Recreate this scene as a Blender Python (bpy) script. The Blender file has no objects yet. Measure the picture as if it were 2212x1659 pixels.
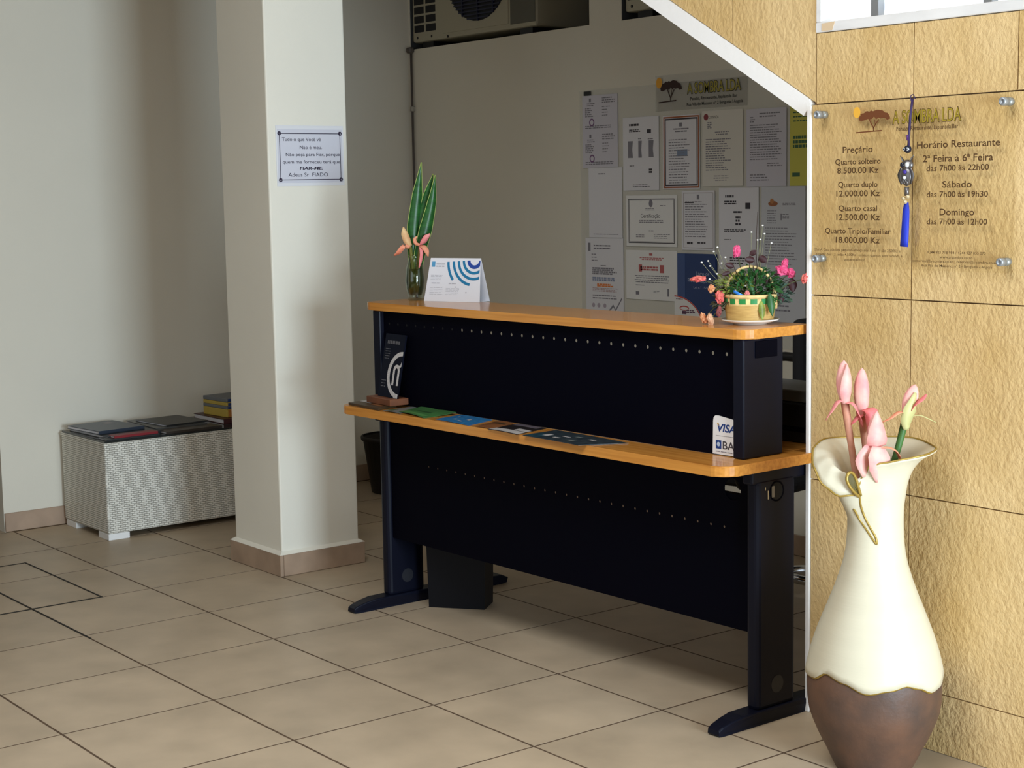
import bpy, bmesh, math, random
from mathutils import Vector, Matrix, Euler
random.seed(7)
PI = math.pi
scene = bpy.context.scene
COL = scene.collection

# ------------------------------------------------------------------ camera, world, lights, exposure
cam_d = bpy.data.cameras.new('camera'); cam = bpy.data.objects.new('camera', cam_d); COL.objects.link(cam)
cam_d.sensor_width = 36.0; cam_d.lens = 57.16; cam_d.clip_start = 0.05
_r = Vector((0.61368986, 0.78935054, -0.01762015)); _d = Vector((0.08259122, -0.08637388, -0.99283344)); _f = Vector((-0.78521554, 0.60783655, -0.1182002))
_m = Matrix((_r, -_d, -_f)).transposed().to_4x4(); _m.translation = Vector((4.98374, -2.06510, 1.42606))
cam.matrix_world = _m
scene.camera = cam
scene.view_settings.view_transform = 'Standard'; scene.view_settings.look = 'None'
scene.view_settings.gamma = 1.0; scene.view_settings.use_curve_mapping = False
scene.view_settings.exposure = 0.02

w = bpy.data.worlds.new('daylight'); scene.world = w; w.use_nodes = True
w.node_tree.nodes['Background'].inputs[0].default_value = (0.75, 0.87, 1.0, 1); w.node_tree.nodes['Background'].inputs[1].default_value = 1.2

def area(name, loc, rot, sx, sy, energy, col):
    l = bpy.data.lights.new(name, 'AREA'); l.shape = 'RECTANGLE'; l.size = sx; l.size_y = sy; l.energy = energy; l.color = col
    o = bpy.data.objects.new(name, l); COL.objects.link(o); o.location = loc; o.rotation_euler = rot
    return o
# daylight entering by the wide glazed entrance (wall on the right of the camera) and by the street window behind it
area('entrance_daylight', (6.3, .2, .95), (0, PI/2, 0), 1.6, 1.6, 250, (0.70, 0.86, 1.0))
area('street_window_daylight', (3.0, -5.2, 1.6), (PI/2, 0, 0), 4.6, 2.0, 8, (1.0, 0.95, 0.86))
area('added_overhead_light', (2.5, -.9, 3.16), (0, 0, 0), 1.7, 1.5, 70, (0.95, 0.98, 1.0))  # unseen overhead light, added to brighten the foreground floor and stone wall

# ------------------------------------------------------------------ materials
def rgb(h):
    h = h.lstrip('#'); v = [int(h[i:i+2], 16)/255 for i in (0, 2, 4)]
    return tuple((c/12.92 if c <= .04045 else ((c+.055)/1.055)**2.4) for c in v) + (1,)
MATS = {}
def M(name, col, rough=.5, metal=0.0, noise=None, bump=None, spec=.5, stretch=(1, 1, 1), space='Object', trans=0.0, emit=None, vary=0.0, ior=1.45, col2=None, coat=0, alpha=None):
    if name in MATS: return MATS[name]
    m = bpy.data.materials.new(name); m.use_nodes = True; MATS[name] = m
    nt = m.node_tree; b = nt.nodes['Principled BSDF']
    if isinstance(col, str): col = rgb(col)
    b.inputs['Base Color'].default_value = col; b.inputs['Roughness'].default_value = rough; b.inputs['Metallic'].default_value = metal
    b.inputs['Specular IOR Level'].default_value = spec; b.inputs['Transmission Weight'].default_value = trans; b.inputs['IOR'].default_value = ior
    b.inputs['Coat Weight'].default_value = coat
    if alpha is not None: b.inputs['Alpha'].default_value = alpha
    N, L = nt.nodes, nt.links
    vec = None
    if noise or bump:
        if space == 'World':
            tc = N.new('ShaderNodeNewGeometry'); src = tc.outputs['Position']
        else:
            tc = N.new('ShaderNodeTexCoord'); src = tc.outputs['Object']
        mp = N.new('ShaderNodeMapping'); mp.inputs['Scale'].default_value = stretch; L.new(src, mp.inputs[0]); vec = mp.outputs[0]
    last = None
    if noise:
        sc, amt = noise
        nz = N.new('ShaderNodeTexNoise'); nz.inputs['Scale'].default_value = sc; nz.inputs['Detail'].default_value = 6; L.new(vec, nz.inputs['Vector'])
        rp = N.new('ShaderNodeValToRGB'); rp.color_ramp.elements[0].position = .3; rp.color_ramp.elements[1].position = .7
        if col2 is not None:
            c2 = rgb(col2) if isinstance(col2, str) else col2
            rp.color_ramp.elements[0].color = c2; rp.color_ramp.elements[1].color = col
        else:
            rp.color_ramp.elements[0].color = tuple(c*(1-amt) for c in col[:3]) + (1,); rp.color_ramp.elements[1].color = tuple(min(1, c*(1+amt)) for c in col[:3]) + (1,)
        L.new(nz.outputs['Fac'], rp.inputs[0]); L.new(rp.outputs[0], b.inputs['Base Color']); last = rp.outputs[0]
    if vary:
        oi = N.new('ShaderNodeObjectInfo'); mr = N.new('ShaderNodeMapRange'); mr.inputs[3].default_value = 1-vary; mr.inputs[4].default_value = 1+vary
        L.new(oi.outputs['Random'], mr.inputs[0])
        hs = N.new('ShaderNodeHueSaturation'); L.new(mr.outputs[0], hs.inputs['Value'])
        if last: L.new(last, hs.inputs['Color'])
        else: hs.inputs['Color'].default_value = col
        L.new(hs.outputs[0], b.inputs['Base Color'])
    if bump:
        sc, st, dist = bump
        nb = N.new('ShaderNodeTexNoise'); nb.inputs['Scale'].default_value = sc; nb.inputs['Detail'].default_value = 8; nb.inputs['Roughness'].default_value = .6; L.new(vec, nb.inputs['Vector'])
        bp = N.new('ShaderNodeBump'); bp.inputs['Strength'].default_value = st; bp.inputs['Distance'].default_value = dist; L.new(nb.outputs['Fac'], bp.inputs['Height']); L.new(bp.outputs[0], b.inputs['Normal'])
    if emit:
        b.inputs['Emission Color'].default_value = emit[0]; b.inputs['Emission Strength'].default_value = emit[1]
    return m

PAINT = M('wall_paint', (.72, .68, .575, 1), .85, noise=(1.5, .03), bump=(90, .12, .004), space='World')
PAINT_COL = M('column_paint', (.78, .745, .64, 1), .8, noise=(2, .03), bump=(60, .15, .004), space='World')
WHITE = M('white_plaster', (.92, .91, .89, 1), .8, bump=(70, .2, .004), space='World')
TILE = M('floor_tile_glaze', (.46, .365, .255, 1), .42, noise=(5, .12), bump=(14, .04, .004), space='World', vary=.04, spec=.2)
GROUT = M('floor_grout', (.10, .062, .035, 1), .9, noise=(20, .3), space='World')
SKIRT = M('skirting_tile_glaze', (.37, .26, .18, 1), .45, noise=(9, .15), vary=.05, space='World')
BLACK = M('black_powder_coat', (.0035, .0045, .012, 1), .42, spec=.22)
BLACK2 = M('black_panel', (.0012, .0013, .0045, 1), .6, spec=.05)
BLACKP = M('black_plastic', (.010, .010, .011, 1), .45)
CHROME = M('chrome', (.7, .7, .7, 1), .15, 1.0)
PAPER = M('paper_white', (.74, .73, .76, 1), .7)
PAPER2 = M('paper_laminated', (.80, .79, .77, 1), .35)
INK = M('ink_dark', (.045, .04, .05, 1), .7)
INKG = M('ink_grey', (.22, .21, .24, 1), .7)

def wood():
    m = M('beech_veneer', (.60, .29, .075, 1), .22, spec=.55, coat=.2)
    nt = m.node_tree; N, L = nt.nodes, nt.links; b = N['Principled BSDF']
    tc = N.new('ShaderNodeTexCoord'); mp = N.new('ShaderNodeMapping'); mp.inputs['Scale'].default_value = (1.2, 26, 30); L.new(tc.outputs['Object'], mp.inputs[0])
    nz = N.new('ShaderNodeTexNoise'); nz.inputs['Scale'].default_value = 3.2; nz.inputs['Detail'].default_value = 7; L.new(mp.outputs[0], nz.inputs['Vector'])
    rp = N.new('ShaderNodeValToRGB'); rp.color_ramp.elements[0].position = .30; rp.color_ramp.elements[1].position = .68
    rp.color_ramp.elements[0].color = (.50, .195, .032, 1); rp.color_ramp.elements[1].color = (.68, .30, .058, 1)
    L.new(nz.outputs['Fac'], rp.inputs[0]); L.new(rp.outputs[0], b.inputs['Base Color'])
    bp = N.new('ShaderNodeBump'); bp.inputs['Strength'].default_value = .05; bp.inputs['Distance'].default_value = .002; L.new(nz.outputs['Fac'], bp.inputs['Height']); L.new(bp.outputs[0], b.inputs['Normal'])
    return m
WOOD = wood()

def stone():
    m = M('riven_sandstone', (.60, .44, .22, 1), .62, spec=.35)
    nt = m.node_tree; N, L = nt.nodes, nt.links; b = N['Principled BSDF']
    g = N.new('ShaderNodeNewGeometry'); mp = N.new('ShaderNodeMapping'); mp.inputs['Rotation'].default_value = (0, math.radians(35), 0); mp.inputs['Scale'].default_value = (1.25, 1, .9)
    oi = N.new('ShaderNodeObjectInfo'); ad = N.new('ShaderNodeVectorMath'); ad.operation = 'ADD'; ml = N.new('ShaderNodeMath'); ml.operation = 'MULTIPLY'; ml.inputs[1].default_value = 7
    L.new(oi.outputs['Random'], ml.inputs[0]); L.new(g.outputs['Position'], mp.inputs[0]); L.new(mp.outputs[0], ad.inputs[0]); L.new(ml.outputs[0], ad.inputs[1])
    n1 = N.new('ShaderNodeTexNoise'); n1.inputs['Scale'].default_value = 3.5; n1.inputs['Detail'].default_value = 5; L.new(ad.outputs[0], n1.inputs['Vector'])
    rp = N.new('ShaderNodeValToRGB'); rp.color_ramp.elements[0].position = .3; rp.color_ramp.elements[1].position = .72
    rp.color_ramp.elements[0].color = (.60, .40, .16, 1); rp.color_ramp.elements[1].color = (.75, .545, .275, 1); L.new(n1.outputs['Fac'], rp.inputs[0]); L.new(rp.outputs[0], b.inputs['Base Color'])
    n2 = N.new('ShaderNodeTexNoise'); n2.inputs['Scale'].default_value = 70; n2.inputs['Detail'].default_value = 5; n2.inputs['Roughness'].default_value = .55; n2.inputs['Distortion'].default_value = .15; L.new(ad.outputs[0], n2.inputs['Vector'])
    n3 = N.new('ShaderNodeTexNoise'); n3.inputs['Scale'].default_value = 13; n3.inputs['Detail'].default_value = 3; L.new(ad.outputs[0], n3.inputs['Vector'])
    mx = N.new('ShaderNodeMath'); mx.operation = 'ADD'; L.new(n2.outputs['Fac'], mx.inputs[0]); L.new(n3.outputs['Fac'], mx.inputs[1])
    bp = N.new('ShaderNodeBump'); bp.inputs['Strength'].default_value = .55; bp.inputs['Distance'].default_value = .009; L.new(mx.outputs[0], bp.inputs['Height']); L.new(bp.outputs[0], b.inputs['Normal'])
    return m
STONE = stone()
MORTAR = M('brown_mortar', (.20, .11, .045, 1), .9)

# ------------------------------------------------------------------ mesh helpers
def setp(o, label=None, cat=None, group=None, kind=None):
    if label: o['label'] = label
    if cat: o['category'] = cat
    if group: o['group'] = group
    if kind: o['kind'] = kind
    return o
def link(name, me, mat, parent=None, loc=(0, 0, 0), rot=(0, 0, 0), smooth=False, **kw):
    o = bpy.data.objects.new(name, me); COL.objects.link(o)
    if mat: me.materials.clear(); me.materials.append(mat)
    if smooth:
        for p in me.polygons: p.use_smooth = True
    o.parent = parent; o.location = loc; o.rotation_euler = rot
    return setp(o, **kw)
def bobj(name, bm, mat, parent=None, **kw):
    bmesh.ops.recalc_face_normals(bm, faces=bm.faces[:])
    me = bpy.data.meshes.new(name); bm.to_mesh(me); bm.free()
    return link(name, me, mat, parent, **kw)
def empty(name, loc=(0, 0, 0), rotz=0, rot=None, **kw):
    o = bpy.data.objects.new(name, None); COL.objects.link(o); o.location = loc; o.rotation_euler = rot or (0, 0, rotz); o.empty_display_size = .05
    return setp(o, **kw)
def abox(bm, x0, x1, y0, y1, z0, z1, bev=0, seg=1):
    r = bmesh.ops.create_cube(bm, size=1.0, matrix=Matrix.Translation(((x0+x1)/2, (y0+y1)/2, (z0+z1)/2)) @ Matrix.Diagonal((x1-x0, y1-y0, z1-z0, 1)))
    if bev:
        es = list({e for v in r['verts'] for e in v.link_edges})
        bmesh.ops.bevel(bm, geom=es, offset=bev, segments=seg, affect='EDGES', profile=.5)
    return bm
def box(name, x0, x1, y0, y1, z0, z1, mat, parent=None, bev=0, seg=1, **kw):
    return bobj(name, abox(bmesh.new(), x0, x1, y0, y1, z0, z1, bev, seg), mat, parent, **kw)
def quadbox(name, pts, z0, z1, mat, parent=None, **kw):
    """prism over a plan polygon"""
    bm = bmesh.new(); aprism(bm, pts, z0, z1); return bobj(name, bm, mat, parent, **kw)
def aprism(bm, pts, z0, z1):
    lo = [bm.verts.new((p[0], p[1], z0)) for p in pts]; hi = [bm.verts.new((p[0], p[1], z1)) for p in pts]
    bm.faces.new(lo[::-1]); bm.faces.new(hi)
    n = len(pts)
    for i in range(n): bm.faces.new((lo[i], lo[(i+1) % n], hi[(i+1) % n], hi[i]))
def lathe(name, prof, mat, parent=None, n=32, fn=None, close=True, **kw):
    bm = bmesh.new(); rings = []
    for k, (r, z) in enumerate(prof):
        ring = []
        for i in range(n):
            a = 2*PI*i/n
            p = fn(r, z, a, k) if fn else (r*math.cos(a), r*math.sin(a), z)
            ring.append(bm.verts.new(p))
        rings.append(ring)
    for a, b in zip(rings, rings[1:]):
        for i in range(n): bm.faces.new((a[i], a[(i+1) % n], b[(i+1) % n], b[i]))
    if close: bm.faces.new(rings[0][::-1])
    if close == 2: bm.faces.new(rings[-1])
    kw.setdefault('smooth', True)
    return bobj(name, bm, mat, parent, **kw)
def catmull(pts, k=6):
    pts = [Vector(p) for p in pts]; out = []
    P = [pts[0]*2-pts[1]] + pts + [pts[-1]*2-pts[-2]]
    for i in range(1, len(P)-2):
        for j in range(k):
            t = j/k; a, b, c, d = P[i-1:i+3]
            out.append(.5*((2*b)+(c-a)*t+(2*a-5*b+4*c-d)*t*t+(3*b-a-3*c+d)*t**3))
    out.append(pts[-1]); return out
def atube(bm, pts, rad, n=8, smoothk=0, flat=1.0):
    if smoothk: 
        m = len(pts); pts2 = catmull(pts, smoothk)
        if isinstance(rad, (list, tuple)):
            rad = [rad[min(m-1, int(i/smoothk))] + (rad[min(m-1, int(i/smoothk)+1)]-rad[min(m-1, int(i/smoothk))])*((i % smoothk)/smoothk) for i in range(len(pts2))]
        pts = pts2
    pts = [Vector(p) for p in pts]
    if not isinstance(rad, (list, tuple)): rad = [rad]*len(pts)
    rings = []; s = None
    for i, p in enumerate(pts):
        t = (pts[min(i+1, len(pts)-1)]-pts[max(i-1, 0)]).normalized()
        if s is None:
            s = t.cross(Vector((0, 0, 1)))
            if s.length < .3: s = Vector((1, 0, 0))-t*t.x
        s = s-t*s.dot(t); s.normalize(); q = s.cross(t)
        rings.append([bm.verts.new(p+rad[i]*(math.cos(2*PI*j/n)*s+flat*math.sin(2*PI*j/n)*q)) for j in range(n)])
    for a, b in zip(rings, rings[1:]):
        for j in range(n): bm.faces.new((a[j], a[(j+1) % n], b[(j+1) % n], b[j]))
    bm.faces.new(rings[0][::-1]); bm.faces.new(rings[-1])
    return bm
def tube(name, pts, rad, mat, parent=None, n=8, smoothk=0, **kw):
    kw.setdefault('smooth', True)
    return bobj(name, atube(bmesh.new(), pts, rad, n, smoothk), mat, parent, **kw)
def aribbon(bm, pts, widths, side=None, cup=.25, thick=.0012, k=4):
    """leaf or petal: thin cupped blade along a path, with real thickness"""
    m = len(pts); P = catmull(pts, k)
    W = [widths[min(m-1, i//k)] + (widths[min(m-1, i//k+1)]-widths[min(m-1, i//k)])*((i % k)/k) for i in range(len(P))]
    rows = []
    for i, p in enumerate(P):
        t = (P[min(i+1, len(P)-1)]-P[max(i-1, 0)]).normalized()
        s = Vector(side) if side is not None else t.cross(Vector((0, 0, 1)))
        s = (s - t*s.dot(t))
        if s.length < .02: s = t.cross(Vector((0, 1, 0)))
        s.normalize(); nrm = t.cross(s)
        h = W[i]/2
        top = [p-s*h+nrm*h*cup, p, p+s*h+nrm*h*cup]
        rows.append(([bm.verts.new(q) for q in top], [bm.verts.new(q-nrm*thick) for q in top]))
    for (a, a2), (b, b2) in zip(rows, rows[1:]):
        for j in range(2):
            bm.faces.new((a[j], a[j+1], b[j+1], b[j])); bm.faces.new((a2[j], b2[j], b2[j+1], a2[j+1]))
        bm.faces.new((a[0], b[0], b2[0], a2[0])); bm.faces.new((a[2], a2[2], b2[2], b[2]))
    for r in (rows[0], rows[-1]):
        bm.faces.new((r[0][0], r[0][1], r[1][1], r[1][0])); bm.faces.new((r[0][1], r[0][2], r[1][2], r[1][1]))
    return bm
def ribbon(name, pts, widths, mat, parent=None, side=None, cup=.25, **kw):
    kw.setdefault('smooth', True)
    return bobj(name, aribbon(bmesh.new(), pts, widths, side, cup), mat, parent, **kw)
def curve_mesh(loops, ext=.0005):
    """flat shape with holes: first loop outer, others holes; thickness 2*ext about local z=0"""
    cu = bpy.data.curves.new('tmp', 'CURVE'); cu.dimensions = '2D'; cu.fill_mode = 'BOTH'; cu.extrude = ext
    for lp in loops:
        s = cu.splines.new('POLY'); s.points.add(len(lp)-1); s.use_cyclic_u = True
        for i, p in enumerate(lp): s.points[i].co = (p[0], p[1], 0, 1)
    o = bpy.data.objects.new('tmp', cu); me = bpy.data.meshes.new_from_object(o)
    bpy.data.objects.remove(o); bpy.data.curves.remove(cu)
    return me
def shape(name, loops, mat, parent=None, ext=.0005, **kw):
    me = curve_mesh(loops, ext); me.name = name
    return link(name, me, mat, parent, **kw)
def circ(cx, cy, r, n=14, a0=0, a1=2*PI, ry=None):
    return [(cx+r*math.cos(a0+(a1-a0)*i/n), cy+(ry or r)*math.sin(a0+(a1-a0)*i/n)) for i in range(n)]
def text_mesh(s, width=None, height=None, bold=0, shear=0, ext=.0002):
    """lettering fitted to a width and a cap height; origin at left end of the base line"""
    cu = bpy.data.curves.new('tmp', 'FONT'); cu.body = s; cu.size = 1; cu.resolution_u = 3; cu.extrude = 0; cu.offset = bold; cu.shear = shear; cu.fill_mode = 'FRONT'
    o = bpy.data.objects.new('tmp', cu); me = bpy.data.meshes.new_from_object(o)
    bpy.data.objects.remove(o); bpy.data.curves.remove(cu)
    xs = [v.co.x for v in me.vertices]; x0, x1 = min(xs), max(xs)
    sx = width/(x1-x0) if width else height/.73
    sy = height/.73 if height else sx
    for v in me.vertices: v.co = ((v.co.x-x0)*sx, v.co.y*sy, 0)
    me.update(); return me
def text(name, s, x, y, z, mat, parent, width=None, height=None, bold=0, shear=0, center=False, **kw):
    me = text_mesh(s, width, height, bold, shear); me.name = name
    if center:
        w_ = max(v.co.x for v in me.vertices); x -= w_/2
    return link(name, me, mat, parent, loc=(x, y, z), **kw)
def join_meshes(meshes_offs):
    bm = bmesh.new()
    for me, (x, y, z) in meshes_offs:
        n0 = len(bm.verts); bm.from_mesh(me); bm.verts.ensure_lookup_table()
        for v in bm.verts[n0:]: v.co += Vector((x, y, z))
        bpy.data.meshes.remove(me)
    return bm
UPR = (PI/2, 0, 0)          # local x,y -> world x,z ; local z -> towards -y
UPX = (PI/2, 0, PI/2)       # local x,y -> world y,z ; local z -> towards +x

# ------------------------------------------------------------------ floor: grout bed with single tiles
TS = 0.45
fl = box('floor', -3.2, 7.6, -5.4, 3.2, -.06, -.0003, GROUT, kind='structure')
bm = bmesh.new(); g = .0036; abox(bm, g, TS-g, g, TS-g, -.01, 0)
tile_me = None
for i in range(-7, 15):
    for j in range(-11, 6):
        x, y = i*TS, j*TS
        if x < -1.81 and not (-1.4 < y < .05): continue
        if i > 13 or (y < -1.9 and i < 1) or (y > 1.3 and i > 9): continue
        if tile_me is None:
            o = bobj('floor_tile', bm, TILE, fl, loc=(x, y, 0)); tile_me = o.data
        else:
            o = bpy.data.objects.new('floor_tile', tile_me); COL.objects.link(o); o.parent = fl; o.location = (x, y, random.uniform(0, .0002))

# access hatch cut into the tiles
HATCH = M('hatch_joint', (.02, .017, .012, 1), .8)
h = empty('floor_hatch', (-1.2, -.2, 0), label='tiled access hatch outlined by dark joints in the floor at far left', cat='floor hatch')
bm = bmesh.new(); abox(bm, .02, .74, .455, .462, .0005, .0016); bobj('hatch_joint', bm, HATCH, h)
bm = bmesh.new(); abox(bm, .745, .7545, -1.2, .462, .0005, .0016); bobj('hatch_joint', bm, HATCH, h)
bm = bmesh.new(); abox(bm, .02, .0285, -1.2, .462, .0005, .0016); bobj('hatch_joint', bm, HATCH, h)
bm = bmesh.new(); abox(bm, .30, 1.25, .1965, .2035, .0005, .0016); bobj('hatch_joint', bm, HATCH, h)

# ------------------------------------------------------------------ walls
WL = -1.814; WB = 2.59; CZ = 3.1
box('wall_left', WL-.18, WL, .416, WB, 0, CZ, PAINT, kind='structure')
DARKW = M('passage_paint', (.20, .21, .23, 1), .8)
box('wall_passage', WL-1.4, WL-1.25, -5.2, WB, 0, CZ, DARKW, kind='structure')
box('wall_left_near', WL-.18, WL, -5.2, -1.3, 0, CZ, PAINT, kind='structure')
NZ = 2.128; NT = 2.78
bm = bmesh.new()
abox(bm, WL-.18, 5.0, WB, WB+.5, 0, NZ); abox(bm, WL-.18, 5.0, WB, WB+.5, NT, CZ)
abox(bm, -.441, -.234, WB, WB+.5, NZ, NT); abox(bm, .62, 5.0, WB, WB+.5, NZ, NT); abox(bm, WL-.18, -1.806, WB, WB+.5, NZ, NT)
wb = bobj('wall_back', bm, PAINT, kind='structure')
NICHE = M('niche_painted_shade', (.045, .05, .055, 1), .8)  # shade of the recess, painted dark on thin sheets inside both niches
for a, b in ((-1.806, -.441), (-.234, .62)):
    box('niche_shade_sheet', a, b, WB+.45, WB+.46, NZ+.0, NT, NICHE, wb); box('niche_shade_sheet', a, b, WB+.004, WB+.45, NT-.004, NT, NICHE, wb); box('niche_shade_sheet', a, a+.003, WB+.004, WB+.45, NZ, NT-.004, NICHE, wb); box('niche_shade_sheet', b-.003, b, WB+.004, WB+.45, NZ, NT-.004, NICHE, wb)
bm = bmesh.new()
for x0, x1, y0, y1 in ((WL-1.4, 1.65, -5.4, WB+.5), (3.35, 7.4, -5.4, WB+.5), (1.65, 3.35, -5.4, -1.65), (1.65, 3.35, -.15, WB+.5)): abox(bm, x0, x1, y0, y1, CZ, CZ+.12)
bobj('ceiling', bm, M('timber_ceiling', (.30, .20, .10, 1), .6, noise=(3, .2), space='World'), kind='structure')
SAND = M('sand_render', (.42, .32, .19, 1), .85, noise=(4, .15), bump=(40, .3, .006), space='World')
bm = bmesh.new(); abox(bm, 6.35, 6.5, 1.05, 1.4, 0, CZ); abox(bm, 6.35, 6.5, -5.4, -.65, 0, CZ); abox(bm, 6.35, 6.5, -.65, 1.05, 2.1, CZ)
bobj('wall_right', bm, SAND, kind='structure')
box('wall_side', 3.7, 6.5, 1.2, 1.32, 0, CZ, SAND, kind='structure')
bm = bmesh.new(); abox(bm, WL-1.4, .7, -5.4, -5.25, 0, CZ); abox(bm, 5.3, 7.4, -5.4, -5.25, 0, CZ); abox(bm, .7, 5.3, -5.4, -5.25, 0, .6); abox(bm, .7, 5.3, -5.4, -5.25, 2.6, CZ)
bobj('wall_front', bm, SAND, kind='structure')

# skirting tiles
sk = box('baseboard_left', WL, WL+.006, .43, WB, 0, .078, MORTAR, kind='structure')
y = .418
while y < WB-.02:
    y1 = min(y+.398, WB-.001); box('skirting_tile', WL+.001, WL+.011, y, y1, .002, .082, SKIRT, sk, bev=.0015); y = y1+.003
sk = box('baseboard_back', WL+.012, 2.3, WB-.006, WB, 0, .078, MORTAR, kind='structure')
x = WL+.012
while x < 2.3:
    x1 = x+.398; box('skirting_tile', x, x1, WB-.011, WB-.001, .002, .082, SKIRT, sk, bev=.0015); x = x1+.003

# column
cx0, cx1, cy0, cy1 = -.652, -.291, .911, 1.252
bm = bmesh.new(); abox(bm, cx0, cx1, cy0, cy1, 0, CZ, .006, 2)
col = bobj('wall_column', bm, PAINT_COL, kind='structure')
T = .017
box('skirting_tile', cx0-T, cx1+T, cy0-T, cy0-.002, .001, .083, SKIRT, col, bev=.002)
box('skirting_tile', cx1+.002, cx1+T, cy0-.0008, cy1+T, .001, .083, SKIRT, col, bev=.002)
box('skirting_tile', cx0-T, cx0-.002, cy0-.0008, cy1+T, .001, .083, SKIRT, col, bev=.002)
box('skirting_tile', cx0-.0008, cx1+.0008, cy1+.002, cy1+T, .001, .083, SKIRT, col, bev=.002)
bm = bmesh.new()
ring_o = [(cx0-T, cy0-T), (cx1+T, cy0-T), (cx1+T, cy1+T), (cx0-T, cy1+T)]; ring_i = [(cx0, cy0), (cx1, cy0), (cx1, cy1), (cx0, cy1)]
vo = [bm.verts.new((p[0], p[1], .083)) for p in ring_o]; vi = [bm.verts.new((p[0], p[1], .094)) for p in ring_i]; vb = [bm.verts.new((p[0], p[1], .08)) for p in ring_i]
for i in range(4):
    k = (i+1) % 4; bm.faces.new((vo[i], vo[k], vi[k], vi[i])); bm.faces.new((vo[i], vb[i], vb[k], vo[k]))
bobj('plaster_fillet', bm, PAINT_COL, col)

# ------------------------------------------------------------------ stone clad wall with stair slope and window
SY = 1.1925; SX = 2.075; SE = 3.7
def zl_up(x): return 1.648 - .579*(x-2.068)
def zl_lo(x): return 1.607 - .574*(x-2.049)
WX0, WX1, WZ0, WZ1 = 2.090, 3.5, 1.816, 2.75
xt = 2.068-(CZ-1.648)/.579
bm = bmesh.new()
def vprism(bm, pts, y0, y1):
    a = [bm.verts.new((p[0], y0, p[1])) for p in pts]; b = [bm.verts.new((p[0], y1, p[1])) for p in pts]
    bm.faces.new(a); bm.faces.new(b[::-1]); n = len(pts)
    for i in range(n): bm.faces.new((a[i], a[(i+1) % n], b[(i+1) % n], b[i]))
def vclip(pts, fn):
    out = []
    for i in range(len(pts)):
        a, b = pts[i], pts[(i+1) % len(pts)]; fa, fb = fn(a), fn(b)
        if fa >= 0: out.append(a)
        if (fa >= 0) != (fb >= 0):
            t = fa/(fa-fb); out.append((a[0]+(b[0]-a[0])*t, a[1]+(b[1]-a[1])*t))
    return out
vprism(bm, [(SX, 0), (SE, 0), (SE, WZ0), (SX, WZ0)], SY+.012, SY+.13)
vprism(bm, [(xt, CZ), (SX, zl_up(SX)), (WX0, zl_up(SX)), (WX0, CZ)], SY+.012, SY+.13)
vprism(bm, [(WX0, WZ1), (SE, WZ1), (SE, CZ), (WX0, CZ)], SY+.012, SY+.13)
vprism(bm, [(WX1, WZ0), (SE, WZ0), (SE, WZ1), (WX1, WZ1)], SY+.012, SY+.13)
ws = bobj('wall_stone', bm, MORTAR, kind='structure')
def slab(x0, x1, z0, z1, clip=False, dy=0):
    g = .0016
    pts = [(x0+g, z0+g), (x1-g, z0+g), (x1-g, z1-g), (x0+g, z1-g)]
    if clip: pts = vclip(pts, lambda p: p[1]-zl_up(p[0])-.003)
    if len(pts) < 3: return
    bm = bmesh.new(); vprism(bm, pts, SY+dy, SY+.0115)
    bobj('stone_tile', bm, STONE, ws)
rows = [0, .153, .645, 1.138, 1.634]
for z0, z1 in zip(rows, rows[1:]):
    for x0, x1 in ((SX, 2.402), (2.402, 3.0), (3.0, SE)): slab(x0, x1, z0, z1, dy=random.uniform(-.001, .001))
for x0, x1 in ((2.090, 2.402), (2.402, 2.70), (2.70, 3.0), (3.0, 3.3), (3.3, SE)): slab(x0, x1, 1.634, WZ0, dy=random.uniform(-.002, 0))
for x0, x1 in ((.0, .286), (.286, .587), (.587, .887), (.887, 1.187), (1.187, 1.488), (1.488, 1.788), (1.788, 2.090)):
    for z0, z1 in ((1.634, 2.129), (2.129, 2.624), (2.624, CZ)): slab(x0, x1, z0, z1, True, dy=random.uniform(-.002, 0))
for x0, x1 in ((2.09, 2.402), (2.402, 2.70), (2.7, 3.0), (3.0, 3.3), (3.3, SE)): slab(x0, x1, WZ1, CZ)
slab(WX1, SE, WZ0, WZ1)
# white slab of the stair flight and end trim of the wall
bm = bmesh.new(); xa, xb = .06, 2.062
pts = [(xa, zl_lo(xa)), (xb-.013, zl_lo(xb-.013)), (xb+.011, zl_up(xb)-.016), (xb+.006, zl_up(xb+.006)), (xa, zl_up(xa))]
vprism(bm, pts, SY-.004, SY+1.05); bobj('stair_slab', bm, WHITE, kind='structure')
box('trim_1', 2.0605, 2.0745, SY-.005, SY+.13, 0, 1.632, WHITE, kind='structure', bev=.002)

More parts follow.
